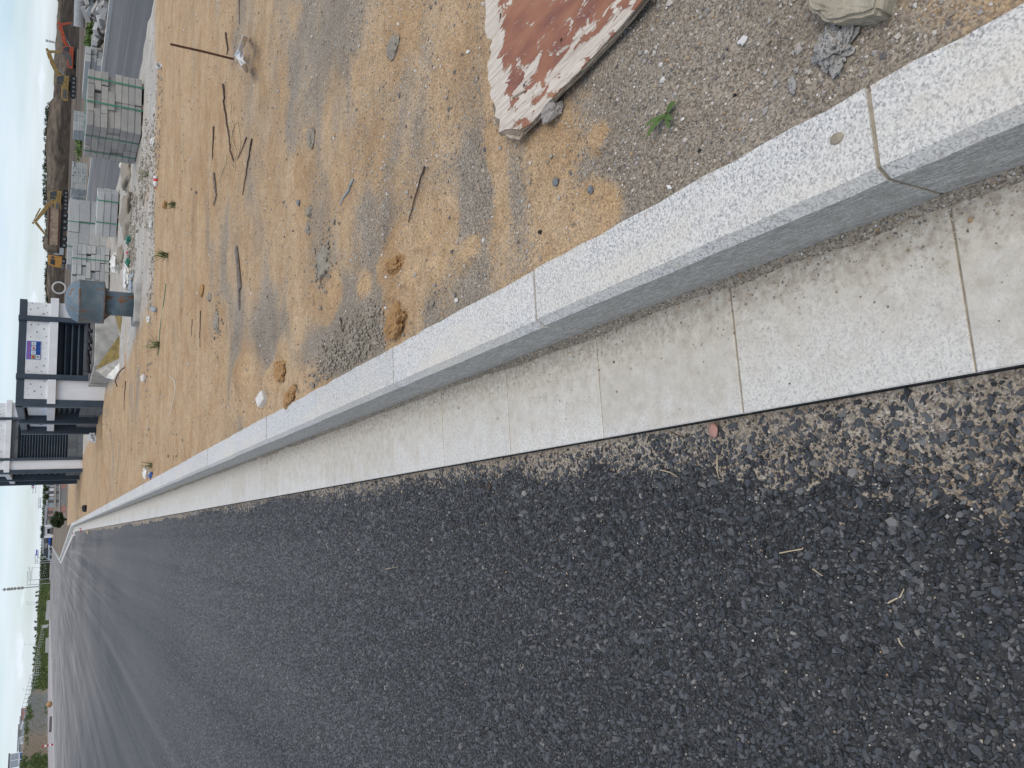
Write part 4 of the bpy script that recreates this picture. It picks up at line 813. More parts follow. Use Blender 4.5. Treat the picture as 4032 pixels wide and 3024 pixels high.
stack('nearest big stack of grey blocks bound with four green straps', (6.40, 13.04, .12), .0, .97, 1.22, .098, 8, lambda i: (2, 5) if i < 4 else ((4, 3) if i % 2 else (3, 5)), 'block', (.42, .84), (.30, .78), 1, .008, gaps=.10)
stack('low stack of long pale slabs with two green straps', (6.48, 18.50, .12), -.55, .98, .55, .135, 3, lambda i: (1, 3), 'block2', (.33, .82), (), 2, .012)
stack('tall stack of mixed blocks half hidden by the blue grey vent', (5.75, 20.85, .12), .0, 1.3, 1.15, .10, 8, lambda i: (6, 4) if i < 5 else (5, 4), 'block2', (.72,), (.4,), 3, .012, gaps=.14)
stack('stack of large slabs behind the low slab stack', (7.05, 22.6, .02), -.15, 1.75, 1.0, .25, 4, lambda i: (3, 1) if i < 3 else (2, 1), 'block2', (.28, .66), (), 4, .012)
fk = lambda a, b: P(a, b, .1)
for i, (p_, W, D, n, lb) in enumerate((((336, 748), 1.6, 1.1, 7, 'green grey stack nearest the big stack, beyond the second road'), ((330, 778), .8, 1.0, 6, 'lower middle stack of green grey blocks beyond the second road'), ((326, 856), 1.7, 1.1, 7, 'green grey stack behind the long truck, beyond the second road'))):
    q = fk(*p_); stack(lb, (max(q.x, 17.75), q.y, .05), .0, W, D, .105, n, lambda i: (5, 3) if i % 2 else (4, 3), 'block3', (), (), 20 + i, .015, runner=False, group='block stacks beyond the second road', gaps=.12)
q = onY(318, 585, 31.5); stack('pale stack peeping out above the big strapped stack', (17.9, 37.2, .05), 0, .95, 1.0, .12, 7, lambda i: (4, 2), 'block3', (), (), 31, .01, runner=False, group='block stacks beyond the second road')
# long kerb units and a heap of loose blocks beyond the second road
S = thing('slab_stack', 'long pale kerb units stacked along the far side of the second road', 'slab stack', (17.95, 31.0, 0), 0)
for i in range(3):
    for j in range(2 + i % 2): 
        o = link('slab', blockmesh((.30, 3.0, .19), 'block2'), S); o.location = (j * .33 + .1 * (i % 2), 1.6 + random.uniform(-.1, .1), .16 + i * .20)
hp = random.Random(77); hc = P(418, 62, .0)
for i in range(46):
    a = hp.uniform(0, 6.28); rd = hp.random() ** .6; hgt = .75 * (1 - rd)
    o = link('loose_block', blockmesh((.42, .26, .16) if i % 3 else (.55, .22, .2), 'block2' if i % 2 else 'block')); o.location = (hc.x + .25 + 1.3 * rd * math.cos(a), hc.y + 2.0 * rd * math.sin(a), .12 + hgt * hp.uniform(.4, 1)); o.rotation_euler = (hp.uniform(-.5, .5), hp.uniform(-.5, .5), hp.uniform(0, 3.1))
    tag(o, 'loose concrete block in the heap beyond the second road', 'block', 'loose blocks dumped in a heap')
# kerbs of the second carriageway
def low_kerb(name, x0, x1, ya, yb, n, z=.12):
    R_ = struct(link(name, None))
    for i in range(n):
        d = (yb - ya) / n; bbox('kerbstone', (x0, ya + i * d + .006, -.1), (x1, ya + (i + 1) * d - .006, z + random.uniform(-.004, .004)), MAT['gtop'], R_, .012)
low_kerb('second_road_kerb', 7.86, 8.0, 3, 27, 24, .13); low_kerb('second_road_far_kerb', 17.35, 17.5, 8, 78, 70)
# ------------------------------------------------------------------ litter between the sand and the second road
def heapmesh(name, n, cx, cy, rx, ry, size, m, seed, label, cat):
    r = np.random.default_rng(seed); a = r.uniform(0, 6.28, n); d = np.sqrt(r.random(n)); x = cx + rx * d * np.cos(a); y = cy + ry * d * np.sin(a)
    R = size * np.exp(r.normal(0, .5, n)); v, f = pebbles(x, y, vz(x, y), R, seed + 1); o = link(name, npmesh(name, v, f), None, m); return stuff(o, label, cat)
for i, (a, b, rx, ry, n, sz) in enumerate(((620, 480, .9, .5, 200, .010), (600, 700, .9, .8, 300, .011), (575, 620, .7, .7, 200, .013), (560, 760, .6, .8, 260, .014), (520, 900, .7, 1.0, 300, .016), (520, 1060, .6, .9, 240, .016), (600, 1000, .8, .4, 160, .009), (590, 1200, .8, .3, 140, .009), (585, 1500, .8, .4, 80, .009))):
    q = P(a, b, .17); heapmesh('rubble', n, q.x, q.y, rx, ry, sz, MAT['clodg'], 300 + i * 3, ['mortar rubble on the verge before the big strapped stack', 'mortar rubble around the white bottle', 'mortar rubble at the foot of the big strapped stack', 'mortar rubble right of the low slab stack', 'mortar rubble in front of the low slab stack', 'mortar rubble behind the blue grey vent', 'thin rubble strip between grass tuft and green bags', 'thin rubble strip before the vent base', 'thin rubble before the concrete chamber'][i], 'rubble')
for i, (a, b, sx_, lb) in enumerate(((505, 690, (.9, 1.1, .28), 'grey mortar mound at the edge of the second road'), (505, 850, (.8, 1.3, .30), 'grey mortar mound spilling against the low slab stack'), (480, 1010, (.5, .6, .26), 'grey mortar mound left of the low slab stack'))):
    q = P(a, b, .17); o = lump('mortar_mound', sx_, MAT['clodg'], seed=170 + i, sub=4, rough=.5, flat=.45, freq=3, loc=(q.x, q.y, .12)); tag(o, lb, 'mound')
def bag(px_, s, m, label, cat='bag', seed=0): q = PS(*px_); o = lump('plastic_bag', s, MAT[m], seed=seed, rough=.6, freq=3.2, flat=.2, sub=3, smooth=False, loc=(q.x, q.y, q.z - .01)); tag(o, label, cat)
bag((502, 655), (.20, .26, .16), 'paper', 'white plastic bag at the edge of the second road', seed=1); bag((512, 948), (.12, .32, .09), 'green_bag', 'crumpled green plastic bag behind the vent', seed=2); bag((490, 885), (.10, .20, .09), 'green_bag', 'small green plastic scrap by the low slab stack', seed=3); bag((510, 1030), (.14, .25, .08), 'strap', 'pale green scrap left of the green bag', seed=4)
bag((505, 1085), (.5, .5, .10), 'paper', 'heap of white plastic rags behind the vent', seed=5); bag((470, 1035), (.35, .45, .22), 'paper', 'white sack slumped against the stacks', seed=6); bag((605, 560), (.10, .22, .07), 'paper', 'white scrap on the rubble below the big stack', seed=7); bag((505, 995), (.05, .07, .05), 'red', 'small red wrapper beside the green bag', seed=8); bag((600, 885), (.08, .24, .05), 'paper', 'white scrap on the thin rubble strip', seed=9); bag((590, 1255), (.07, .25, .06), 'paper', 'white scrap before the vent base', seed=10); bag((525, 1130), (.4, .35, .09), 'plastic', 'grey plastic rags just right of the vent', seed=11)
bag((585, 1862), (.14, .20, .10), 'paper', 'white polystyrene box scrap on the kerb back in the middle distance', seed=12); bag((598, 1873), (.08, .14, .06), 'bluep', 'dark blue scrap beside the polystyrene box', seed=13); bag((341, 2000), (.22, .6, .16), 'coal', 'black refuse bag lying behind the far kerb', seed=14)
bag((382, 1722), (.30, .45, .26), 'white', 'white sack at the foot of the taller vent building', seed=15)
q = PS(622, 694); bt = thing('bottle', 'white plastic bottle with red cap lying on the rubble', 'bottle', (q.x, q.y, q.z + .028), 2.9); bt.scale = (.62,) * 3
bm = bmesh.new(); lathe(bm, [(.0, 0), (.042, .004), (.045, .02), (.045, .17), (.03, .21), (.018, .225), (.018, .235)], 16); o = bmo('body', bm, MAT['white'], bt, True); o.rotation_euler = (0, math.pi / 2, 0)
bm = bmesh.new(); lathe(bm, [(.022, .235), (.022, .262)], 12); o = bmo('cap', bm, MAT['red'], bt); o.rotation_euler = (0, math.pi / 2, 0)
bm = bmesh.new(); lathe(bm, [(.0462, .06), (.0462, .12)], 16); o = bmo('label', bm, MAT['sgnr'], bt, True); o.rotation_euler = (0, math.pi / 2, 0)
q = PS(620, 1222); bt = thing('bottle', 'small dented clear bottle before the vent base', 'bottle', (q.x, q.y, q.z + .03), 1.2); bm = bmesh.new(); lathe(bm, [(0, 0), (.03, .003), (.032, .14), (.014, .18), (.014, .2)], 12); o = bmo('body', bm, MAT['plastic'], bt, True); o.rotation_euler = (0, 1.5, 0)
q = PS(637, 258); cp = thing('cup', 'white and blue cup lying open towards the camera near the stake', 'cup', (q.x, q.y, q.z + .035), 0); bm = bmesh.new(); lathe(bm, [(.026, .09), (.038, 0), (.034, .001), (.022, .085)], 16); o = bmo('body', bm, MAT['white'], cp, True); o.rotation_euler = (-1.5, 0, 0)
# litter on the channel far down the kerb
for i, (p_, m, lb) in enumerate((((290, 2100), 'red', 'red and white can lying on the road near the kerb bend'), ((299, 2106), 'white', 'white ball of paper beside the red can'), ((323, 2086), 'red', 'small red and white packet on the road before the can'), ((352, 2096), 'straw', 'yellowed scrap on the road, nearest of the litter by the bend'))):
    q = P(*p_, ZR); t = thing('litter', lb, 'litter', q, i); t.scale = (.65,) * 3; bm = bmesh.new(); L = (.34, .12, .22, .25)[i]; lathe(bm, [(.001, -L / 2), (.075, -L / 2), (.08, 0), (.07, L / 2), (.001, L / 2)], 9, (0, 0, 0)); o = bmo('body', bm, MAT[m], t, True); o.rotation_euler = (math.pi / 2, 0, 0); o.location = (0, 0, .075)
    if i in (0, 2): bm = bmesh.new(); lathe(bm, [(.083, -L * .2), (.083, L * .12)], 9); o = bmo('band', bm, MAT['white'], t, True); o.rotation_euler = (math.pi / 2, 0, 0); o.location = (0, 0, .075)
# straws and a leaf on the asphalt
for i, (pts, m, lb) in enumerate((([(3070, 2178), (3110, 2170), (3158, 2162), (3163, 2155)], 'straw', 'forked dry straw on the near asphalt'), ([(3496, 2375), (3520, 2362), (3545, 2350), (3560, 2318)], 'straw', 'curved pale root on the near asphalt'), ([(3537, 2512), (3543, 2530), (3556, 2547)], 'straw', 'short dry stalk on the near asphalt'), ([(1517, 2241), (1565, 2232)], 'straw', 'straw on the asphalt in the middle distance'), ([(3200, 2240), (3240, 2268)], 'straw', 'thin straw beside the forked straw'), ([(2824, 1790), (2824, 1850), (2830, 1885)], 'straw', 'long straw on the asphalt close to the channel'), ([(2640, 1700), (2690, 1722), (2735, 1708)], 'twig', 'dark fibre on the sandy asphalt edge'), ([(2600, 1850), (2640, 1860), (2668, 1878)], 'straw', 'bent straw on the sandy asphalt edge'))):
    w = [P(*p_, ZR + .007) for p_ in pts]; bm = bmesh.new(); tube(bm, w, [.0016] * (len(w) - 1) + [.0008], 4); tag(bmo('straw', bm, MAT[m]), lb, 'straw', 'dry straws on the asphalt')
q = P(2815, 1695, ZR + .006); lf = lump('brick_chip', (.035, .03, .012), MAT['pink'], seed=210, sub=2, facet=4, loc=q); tag(lf, 'orange brick chip at the asphalt edge below the channel', 'chip')
q = P(1925, 1918, ZR + .006); lf = lump('leaf', (.022, .03, .004), MAT['twig'], seed=211, sub=2, loc=q); tag(lf, 'dry brown leaf on the asphalt left of the channel', 'leaf')
# mud spot of mortar on the kerb top
q = P(3293, 545, KZ + .001); o = lump('mortar_spot', (.020, .028, .002), MAT['mortar'], seed=212, sub=2, rough=.1, loc=(q.x, q.y, KZ - .0002)); tag(o, 'round mortar splash on top of the nearest kerbstone', 'splash')

# ------------------------------------------------------------------ beyond the second road: works ground, banks, machines
def bank(name, prof, dist, depth, label, seed, z0=-.3, m='bank', rows=16, rough=.9):
    """prof: (photo y, photo x of the skyline); a ridge of earth standing at dist, with a real back"""
    ys = np.linspace(prof[0][0], prof[-1][0], 150); xs = np.interp(ys, [p[0] for p in prof], [p[1] for p in prof]); V = []; tt = np.linspace(0, 1, rows)
    for yi, xi in zip(ys, xs):
        c = at(xi, yi, dist); dr = Vector((c.x, c.y, 0)).normalized()
        for t in tt:
            if t < .6: s_ = t / .6; d = -depth * (1 - s_); z = z0 + (c.z - z0) * (s_ ** .75)
            else: s_ = (t - .6) / .4; d = depth * .9 * s_; z = c.z + (z0 - c.z) * s_ ** 1.3
            V.append((c.x + dr.x * d, c.y + dr.y * d, z))
    V = np.array(V); n = fbm(V[:, 0] * .28, V[:, 1] * .28 + V[:, 2] * .6, seed, 5) - .5; n2b = np.abs(vn(V[:, 0] * .16, V[:, 1] * .16, seed + 3) - .5)
    k_ = np.tile(np.sin(np.pi * np.clip(tt, .02, 1)), len(ys)); V[:, 2] += n * rough * k_ * 1.1; V[:, 1] += (n * 3.2 - n2b * 4) * k_ * rough
    i = (np.arange(len(ys) - 1)[:, None] * rows + np.arange(rows - 1)[None]).reshape(-1, 1); Fc = np.concatenate([i, i + rows, i + rows + 1, i + 1], 1)
    return tag(link(name, npmesh(name, V, Fc, smooth=False), None, MAT[m]), label, 'bank')
bank('earth_bank', [(-700, 232), (-120, 232), (0, 231), (60, 221), (180, 217), (260, 212), (330, 210), (395, 211), (440, 214), (520, 226)], 222, 18, 'long light brown earth bank behind the excavators', 401)
bank('earth_bank', [(372, 232), (392, 211), (412, 192), (480, 186), (553, 181), (585, 176), (640, 178), (700, 180), (760, 177), (830, 182), (900, 186), (960, 172), (985, 171), (1000, 188), (1030, 190), (1080, 183), (1120, 180), (1150, 181), (1185, 187), (1260, 196), (1400, 204)], 205, 14, 'taller dark earth bank with a scrubby crest behind the truck', 402)
bank('spoil_heap', [(150, 300), (180, 276), (230, 268), (262, 258), (300, 268), (360, 292)], 138, 5, 'dark wet spoil heap between the two right hand excavators', 403, rough=.5)
bank('spoil_heap', [(-60, 300), (0, 292), (80, 290), (150, 289), (190, 294)], 120, 5, 'low dark spoil ridge below the orange excavator', 404, rough=.4)
# scrub along the crest
def foliage(name, pts, n, rad, leaf, m, seed, parent=None, flat=.8):
    r = np.random.default_rng(seed); C = np.array(pts)[r.integers(0, len(pts), n)]; d = r.normal(size=(n, 3)); d /= np.linalg.norm(d, axis=1)[:, None]; p_ = C + d * (rad * r.random(n) ** .4)[:, None] * np.array([1, 1, flat])
    u = r.normal(size=(n, 3)); u /= np.linalg.norm(u, axis=1)[:, None]; w = np.cross(u, r.normal(size=(n, 3))); w /= np.linalg.norm(w, axis=1)[:, None]; s_ = (leaf * r.uniform(.5, 1.4, n))[:, None]
    V = np.stack([p_ - u * s_, p_ + w * s_ * .45, p_ + u * s_, p_ - w * s_ * .45], 1).reshape(-1, 3); return link(name, npmesh(name, V, np.arange(len(V)).reshape(-1, 4)), parent, MAT[m])
cp_ = []
for yy in range(410, 1190, 7):
    if random.random() < .75:
        xx = np.interp(yy, [410, 553, 640, 760, 900, 960, 1000, 1080, 1190], [191, 181, 178, 177, 186, 172, 190, 183, 188]); c = at(xx, yy, 204); cp_.append((c.x, c.y, c.z + random.uniform(-.2, .25)))
stuff(foliage('scrub', cp_, 5200, .5, .16, 'leafd', 410), 'dark scrub growing along the crest of the taller bank', 'scrub')
for i, (a, b, n, lb) in enumerate(((368, 135, 900, 'green weeds beyond the second road right of the long kerb units'), (318, 590, 500, 'weeds showing between two far block stacks'), (283, 880, 400, 'grass strip seen under the truck'))):
    q = P(a, b, 0); stuff(foliage('weeds', [(q.x + random.uniform(-1, 1), q.y + random.uniform(-2, 2), .15) for _ in range(12)], n, .5, .12, 'leafw', 420 + i, flat=.5), lb, 'weeds')
for i, (a, b, L) in enumerate(((316, 58, 2.3), (309, 8, 2.3))):
    q = P(332, b, 0); q2 = P(332, b - 45, 0); d = Vector((q.x, q.y, 0)).normalized(); s_ = Vector((d.y, -d.x, 0)); bm = bmesh.new(); n = 20; R_ = .42
    t = thing('concrete_pipe', ('white concrete pipe lying beyond the block heap, nearer its neighbour\'s open end', 'white concrete pipe cut off by the upper picture edge')[i], 'pipe', (q.x, q.y, R_ - .06), math.atan2(s_.y, s_.x)); lathe(bm, [(R_ * .8, 0), (R_, 0), (R_, 2.1), (R_ * 1.1, 2.1), (R_ * 1.1, 2.35), (R_ * .8, 2.35)], 20); o = bmo('barrel', bm, MAT['pipe'], t, True); o.rotation_euler = (0, math.pi / 2, 0); o.location = (-1.1, 0, 0)
q = P(250, 1133, 0); t = thing('concrete_ring', 'white concrete ring standing on edge behind the blue grey vent', 'pipe', at(232, 1133, 60)); t.rotation_euler = (0, 0, -.3); bm = bmesh.new(); R_ = .42
for a in range(28):
    pass
lathe(bm, [(R_ * .78, -.25), (R_, -.25), (R_, .25), (R_ * .78, .25)], 28); bm.faces.ensure_lookup_table()
caps = [f for f in bm.faces if len(f.verts) > 4]; bmesh.ops.delete(bm, geom=caps, context='FACES_ONLY')
ri = [v for v in bm.verts if abs(math.hypot(v.co.x, v.co.y) - R_ * .78) < .01]; lo = sorted([v for v in ri if v.co.z < 0], key=lambda v: math.atan2(v.co.y, v.co.x)); hi = sorted([v for v in ri if v.co.z > 0], key=lambda v: math.atan2(v.co.y, v.co.x))
for k_ in range(28): bm.faces.new((lo[k_], lo[(k_ + 1) % 28], hi[(k_ + 1) % 28], hi[k_]))
bmesh.ops.recalc_face_normals(bm, faces=bm.faces); o = bmo('ring', bm, MAT['pipe'], t); o.rotation_euler = (math.pi / 2, 0, 0); t.location.z = R_ - .06
tq = at(232, 1133, 60); t.location = (tq.x, tq.y, tq.z)

# machines: side view plane x to the right, z up, y away from the camera
def poly_part(name, pts, y0, y1, m, parent, bev=0):
    bm = bmesh.new(); a = [bm.verts.new((x, y0, z)) for x, z in pts]; b = [bm.verts.new((x, y1, z)) for x, z in pts]; n = len(pts); bm.faces.new(a); bm.faces.new(b[::-1])
    for i in range(n): bm.faces.new((a[i], b[i], b[(i + 1) % n], a[(i + 1) % n]))
    bmesh.ops.recalc_face_normals(bm, faces=bm.faces)
    if bev: bmesh.ops.bevel(bm, geom=list(bm.edges), offset=bev, segments=1, affect='EDGES')
    return bmo(name, bm, MAT[m], parent)
def facing(p): return math.atan2(-p.x, p.y)
def arm_poly(pts, w):
    """a tapering beam along pts in the side plane"""
    up = []; dn = []
    for i, (x, z) in enumerate(pts):
        a = Vector(pts[max(0, i - 1)]); b = Vector(pts[min(len(pts) - 1, i + 1)]); t = (b - a).normalized(); n = Vector((-t.y, t.x)); up.append((x + n.x * w[i] / 2, z + n.y * w[i] / 2)); dn.append((x - n.x * w[i] / 2, z - n.y * w[i] / 2))
    return up + dn[::-1]
def excavator(label, loc, m, boom, stick, bucket, house=True, sc=1.0, mirror=1, visible_tracks=True, dark='dusty'):
    E_ = thing('excavator', label, 'excavator', loc, facing(loc)); E_.scale = (sc * mirror, sc, sc)
    for y in (-1.25, .75):
        tr = poly_part('track', [(-1.75, .1), (-1.5, 0), (1.5, 0), (1.8, .12), (1.9, .45), (1.7, .8), (-1.6, .8), (-1.85, .45)], y, y + .5, 'black', E_)
        for i in range(5):
            bm = bmesh.new(); lathe(bm, [(.2, -.02), (.2, .02)], 10); o = bmo('roller', bm, MAT['rim'], tr); o.rotation_euler = (math.pi / 2, 0, 0); o.location = (-1.3 + i * .65, y - .01, .35)
    poly_part('undercarriage', [(-.8, .5), (.8, .5), (.7, 1.0), (-.7, 1.0)], -.7, .7, 'black', E_)
    h = poly_part('house', [(-2.3, 1.05), (1.5, 1.0), (1.5, 1.7), (.1, 1.75), (-.2, 2.0), (-2.1, 2.05), (-2.4, 1.6)], -1.2, 1.2, m, E_, .05); poly_part('engine_grille', [(-2.0, 1.25), (-.6, 1.25), (-.6, 1.8), (-2.0, 1.8)], -1.225, -1.19, dark, h)
    c = poly_part('cab', [(.0, 1.35), (1.45, 1.3), (1.55, 2.0), (1.15, 2.85), (-.05, 2.85), (-.15, 2.0)], -1.24, -.2, m, E_, .04)
    poly_part('cab_window', [(.55, 1.75), (1.38, 1.75), (1.40, 2.0), (1.08, 2.72), (.55, 2.72)], -1.27, -1.22, 'glass', c); poly_part('cab_window', [(-.02, 1.9), (.48, 1.9), (.48, 2.72), (.0, 2.72)], -1.27, -1.22, 'glass', c)
    w = [.45] + [.62] * (len(boom) - 2) + [.42]; poly_part('boom', arm_poly(boom, w), .0, .45, m, E_, .02)
    poly_part('stick', arm_poly(stick, [.34, .46, .30]), .04, .41, m, E_, .02)
    for a, b in ((boom[0], boom[len(boom) // 2]), (boom[len(boom) // 2], stick[0])):
        bm = bmesh.new(); A2 = Vector((a[0] + .5, .22, a[1] - .25 if a == boom[0] else a[1] + .45)); B2 = Vector((b[0], .22, b[1] - .2 if a == boom[0] else b[1] + .1)); tube(bm, [A2, A2.lerp(B2, .55)], .11, 8); tube(bm, [A2.lerp(B2, .5), B2], .06, 8); bmo('hydraulic_ram', bm, MAT[m] if a != boom[0] else MAT['steel'], E_)
    poly_part('bucket', bucket, -.35, .8, dark, E_, .03); return E_
e1 = P(299, 345, 0); excavator('yellow excavator with raised arm at work before the light bank', e1, 'yellow', [(.8, 1.7), (1.9, 2.8), (3.0, 3.4), (4.6, 3.9)], [(5.0, 4.25), (4.6, 3.9), (5.0, 2.1)], [(4.7, 2.2), (5.2, 2.1), (5.1, 1.1), (4.3, .7), (3.9, 1.2), (4.3, 1.6)], sc=.80)
e2 = P(300, 222, 0); e2 = Vector((e2.x, e2.y, -.42)); excavator('bright orange excavator sunk behind spoil at the right', e2, 'orange', [(.9, 1.7), (2.2, 2.6), (3.3, 2.9), (4.9, 3.3)], [(5.4, 3.75), (5.0, 3.3), (5.7, 1.6)], [(5.3, 1.6), (5.9, 1.6), (5.9, .9), (5.2, .4), (4.8, .9)], sc=.74)
e3 = at(258, 790, 157); e3.z = .1; excavator('yellow excavator reaching over the long truck with its bucket', e3, 'yellow', [(-.2, 2.0), (-1.2, 3.0), (-2.3, 3.6), (-4.2, 4.75)], [(-4.6, 5.1), (-4.2, 4.75), (-6.3, 3.1)], [(-6.0, 3.3), (-6.6, 3.1), (-7.4, 2.0), (-6.9, 1.75), (-6.2, 2.4)], sc=1.0, mirror=1)
# truck
tp = P(268, 935, 0); T_ = thing('tipper_truck', 'long tipper truck with amber cab and dusty load body', 'truck', tp, facing(tp)); T_.scale = (.93,) * 3
poly_part('chassis', [(-5.3, .85), (4.6, .75), (4.6, 1.15), (-5.3, 1.25)], -.9, .9, 'black', T_)
bed = poly_part('load_body', [(-1.55, 1.35), (4.55, 1.3), (4.7, 3.0), (-1.6, 3.0)], -1.15, 1.15, 'skip', T_, .05)
for z in (1.45, 2.9): poly_part('rail', [(-1.65, z - .1), (4.75, z - .1), (4.75, z + .1), (-1.65, z + .1)], -1.22, -1.13, 'rust', bed)
for i in range(7): poly_part('rib', [(-1.3 + i * .95, 1.4), (-1.2 + i * .95, 1.4), (-1.2 + i * .95, 2.9), (-1.3 + i * .95, 2.9)], -1.2, -1.14, 'skip', bed)
cb_ = poly_part('cab', [(-5.35, .75), (-3.35, .75), (-3.35, 2.85), (-4.9, 2.85), (-5.3, 2.0)], -1.15, 1.15, 'amber', T_, .06)
poly_part('side_window', [(-4.95, 1.85), (-4.0, 1.85), (-4.0, 2.5), (-4.75, 2.5)], -1.19, -1.13, 'glass', cb_); poly_part('rear_window', [(-3.85, 2.0), (-3.5, 2.0), (-3.5, 2.4), (-3.85, 2.4)], -1.19, -1.13, 'glass', cb_); poly_part('bumper', [(-5.55, .5), (-4.6, .5), (-4.6, .85), (-5.5, .9)], -1.2, 1.2, 'dusty', cb_); poly_part('windscreen', [(-5.36, 2.02), (-5.28, 2.02), (-4.98, 2.7), (-5.05, 2.7)], -1.0, 1.0, 'glass', cb_)
poly_part('fuel_tank', [(-3.1, .6), (-1.9, .6), (-1.9, 1.2), (-3.1, 1.2)], -1.15, -.7, 'steel', T_); bm = bmesh.new(); tube(bm, [(-3.05, -.9, 1.1), (-3.05, -.9, 2.0)], .13, 8); bmo('exhaust', bm, MAT['steel'], T_)
for x in (-4.15, -1.45, -.35, 1.55, 2.6, 3.65):
    for y in (-1.1, .8):
        bm = bmesh.new(); lathe(bm, [(.3, 0), (.48, .02), (.52, .08), (.52, .26), (.48, .3), (.3, .3)], 20); w = bmo('wheel', bm, MAT['black'], T_); w.rotation_euler = (-math.pi / 2, 0, 0); w.location = (x, y, .52)
        bm = bmesh.new(); lathe(bm, [(.10, -.02), (.28, .01), (.30, .06)], 16); bmo('rim', bm, MAT['rim'], w)
# ------------------------------------------------------------------ far end of the road
def far_pole(name, top, basey, dist, label, arms=(), r=.09, m='steel', cat='street lamp', group='street lamps at the end of the road'):
    a = at(*top, dist); t = thing(name, label, cat, (a.x, a.y, -.05), facing(a), group); h = a.z + .05; bm = bmesh.new(); tube(bm, [(0, 0, 0), (0, 0, h)], [r * 1.2, r * .8], 8); bmo('pole', bm, MAT[m], t)
    for (dx, L) in arms:
        z = at(top[0] + dx, top[1], dist).z + .05; bm = bmesh.new(); tube(bm, [(0, 0, z - .1), (L * .3, 0, z), (L, 0, z)], r * .8, 6); bmo('arm', bm, MAT[m], t)
        bm = bmesh.new(); box(bm, (L * .93, 0, z - .06), (.9, .3, .12)); bmo('lamp_head', bm, MAT['steel'], t)
    return t
far_pole('street_lamp', (105, 2304), 178, 300, 'twin armed lamp nearest the tall mast', [(1, 4.2), (13, 4.2)])
far_pole('street_lamp', (112, 2285), 178, 330, 'twin armed lamp second from the tall mast', [(1, 4.2), (12, 4.2)]); far_pole('street_lamp', (136, 2219), 180, 340, 'twin armed lamp left of the traffic sign pole', [(1, 3.2), (9, 3.2)]); far_pole('street_lamp', (137, 2211), 180, 360, 'twin armed lamp directly beside the traffic sign pole', [(1, 2.6), (9, 2.6)])
far_pole('street_lamp', (151, 1993), 185, 260, 'twin armed lamp right of the small white gatehouse', [(1, 2.2), (8, 2.2)]); far_pole('street_lamp', (151, 2000), 185, 280, 'twin armed lamp just beside its neighbour right of the gatehouse', [(1, 2.0), (8, 2.0)]); far_pole('street_lamp', (109, 2237), 160, 520, 'pale distant lamp between the twin armed lamps and the sign pole', [(2, .8)], .07)
for i, (a, b) in enumerate(((104, 2374), (104, 2383), (95, 2540), (88, 2718))): far_pole('street_lamp', (a, b), 150, 520, ['pale distant lamp right of the mast', 'second pale distant lamp right of the mast', 'faint lamp above the netted slope', 'faint lamp above the left fence'][i], [(2, .9)], .06, group='faint lamps on the horizon')
# mast with lattice panels
a = at(9, 2322, 420); mz = a.z; M_ = thing('mast', 'tall pale telecom mast with stacked antenna drums', 'mast', (a.x, a.y, -.05), facing(a)); bm = bmesh.new(); tube(bm, [(0, 0, 0), (0, 0, mz)], [.30, .16], 8); bmo('pole', bm, MAT['steel'], M_)
for i, (x0, x1) in enumerate(((26, 38), (39, 50), (52, 63), (67, 78), (80, 92))):
    z0_, z1_ = at(x1, 2322, 420).z, at(x0, 2322, 420).z; bm = bmesh.new(); lathe(bm, [(.5, z0_), (.62, z0_ + .15), (.62, z1_ - .15), (.5, z1_)], 10); bmo('antenna_drum', bm, MAT['greyw'], M_)
z1_ = at(16, 2322, 420).z; bm = bmesh.new(); lathe(bm, [(.1, z1_ - .8), (.8, z1_), (.1, z1_ + .8)], 8); bmo('top_ring', bm, MAT['steel'], M_)
a = at(158, 120, 420); M2 = thing('mast', 'short grey lattice mast peeping over the light bank', 'mast', (*at(175, 158, 420)[:2], -.05), 0); zt_ = at(178, 158, 420).z
bm = bmesh.new(); tube(bm, [(0, 0, 0), (0, 0, zt_)], .25, 6); bmo('pole', bm, MAT['pipe'], M2)
for i in range(4): bm = bmesh.new(); z = zt_ - .9 - i * 1.1; lathe(bm, [(.35, z), (.55, z + .2), (.55, z + .7), (.35, z + .9)], 8); bmo('antenna_drum', bm, MAT['pipe'], M2)
# traffic sign pole
a = at(142, 1900, 170); G_ = thing('traffic_sign_pole', 'gantry pole with round blue signs and one red and white panel', 'sign', (a.x, a.y, -.05), facing(a)); bm = bmesh.new(); tube(bm, [(0, 0, 0), (0, 0, a.z + .05)], .12, 8); bmo('pole', bm, MAT['steel'], G_)
L_ = 170 / 3528
for xx, yl, yr in ((142, 1942, 1900), (131, 1942, 1876), (125, 1920, 1876), (137, 1900, 1876)):
    z = at(xx, 1900, 170).z + .05; bm = bmesh.new(); tube(bm, [((1900 - yl) * L_, 0, z), ((1900 - yr) * L_, 0, z)], .05, 6); bmo('arm', bm, MAT['steel'], G_)
z = at(131, 1900, 170).z + .05
for j, (yy, m) in enumerate(((1900, 'sgnb'), (1909, 'sgnd'))):
    bm = bmesh.new(); lathe(bm, [(.05, -.03), (.24, -.03), (.24, .03), (.05, .03)], 20); o = bmo('round_sign', bm, MAT[m], G_); o.rotation_euler = (math.pi / 2, 0, 0); o.location = ((1900 - yy) * L_, -.1, z); bm = bmesh.new(); box(bm, (0, -.045, 0), (.08, .02, .22)); s_ = bmo('sign_symbol', bm, MAT['sgnw'], o); s_.rotation_euler = (-math.pi / 2, 0, 0)
bm = bmesh.new(); box(bm, ((1900 - 1919) * L_, -.1, z), (.42, .05, .5)); o = bmo('panel_sign', bm, MAT['sgnw'], G_); bm = bmesh.new(); box(bm, ((1900 - 1919) * L_, -.13, z + .03), (.28, .02, .2)); bmo('sign_symbol', bm, MAT['sgnr'], o)
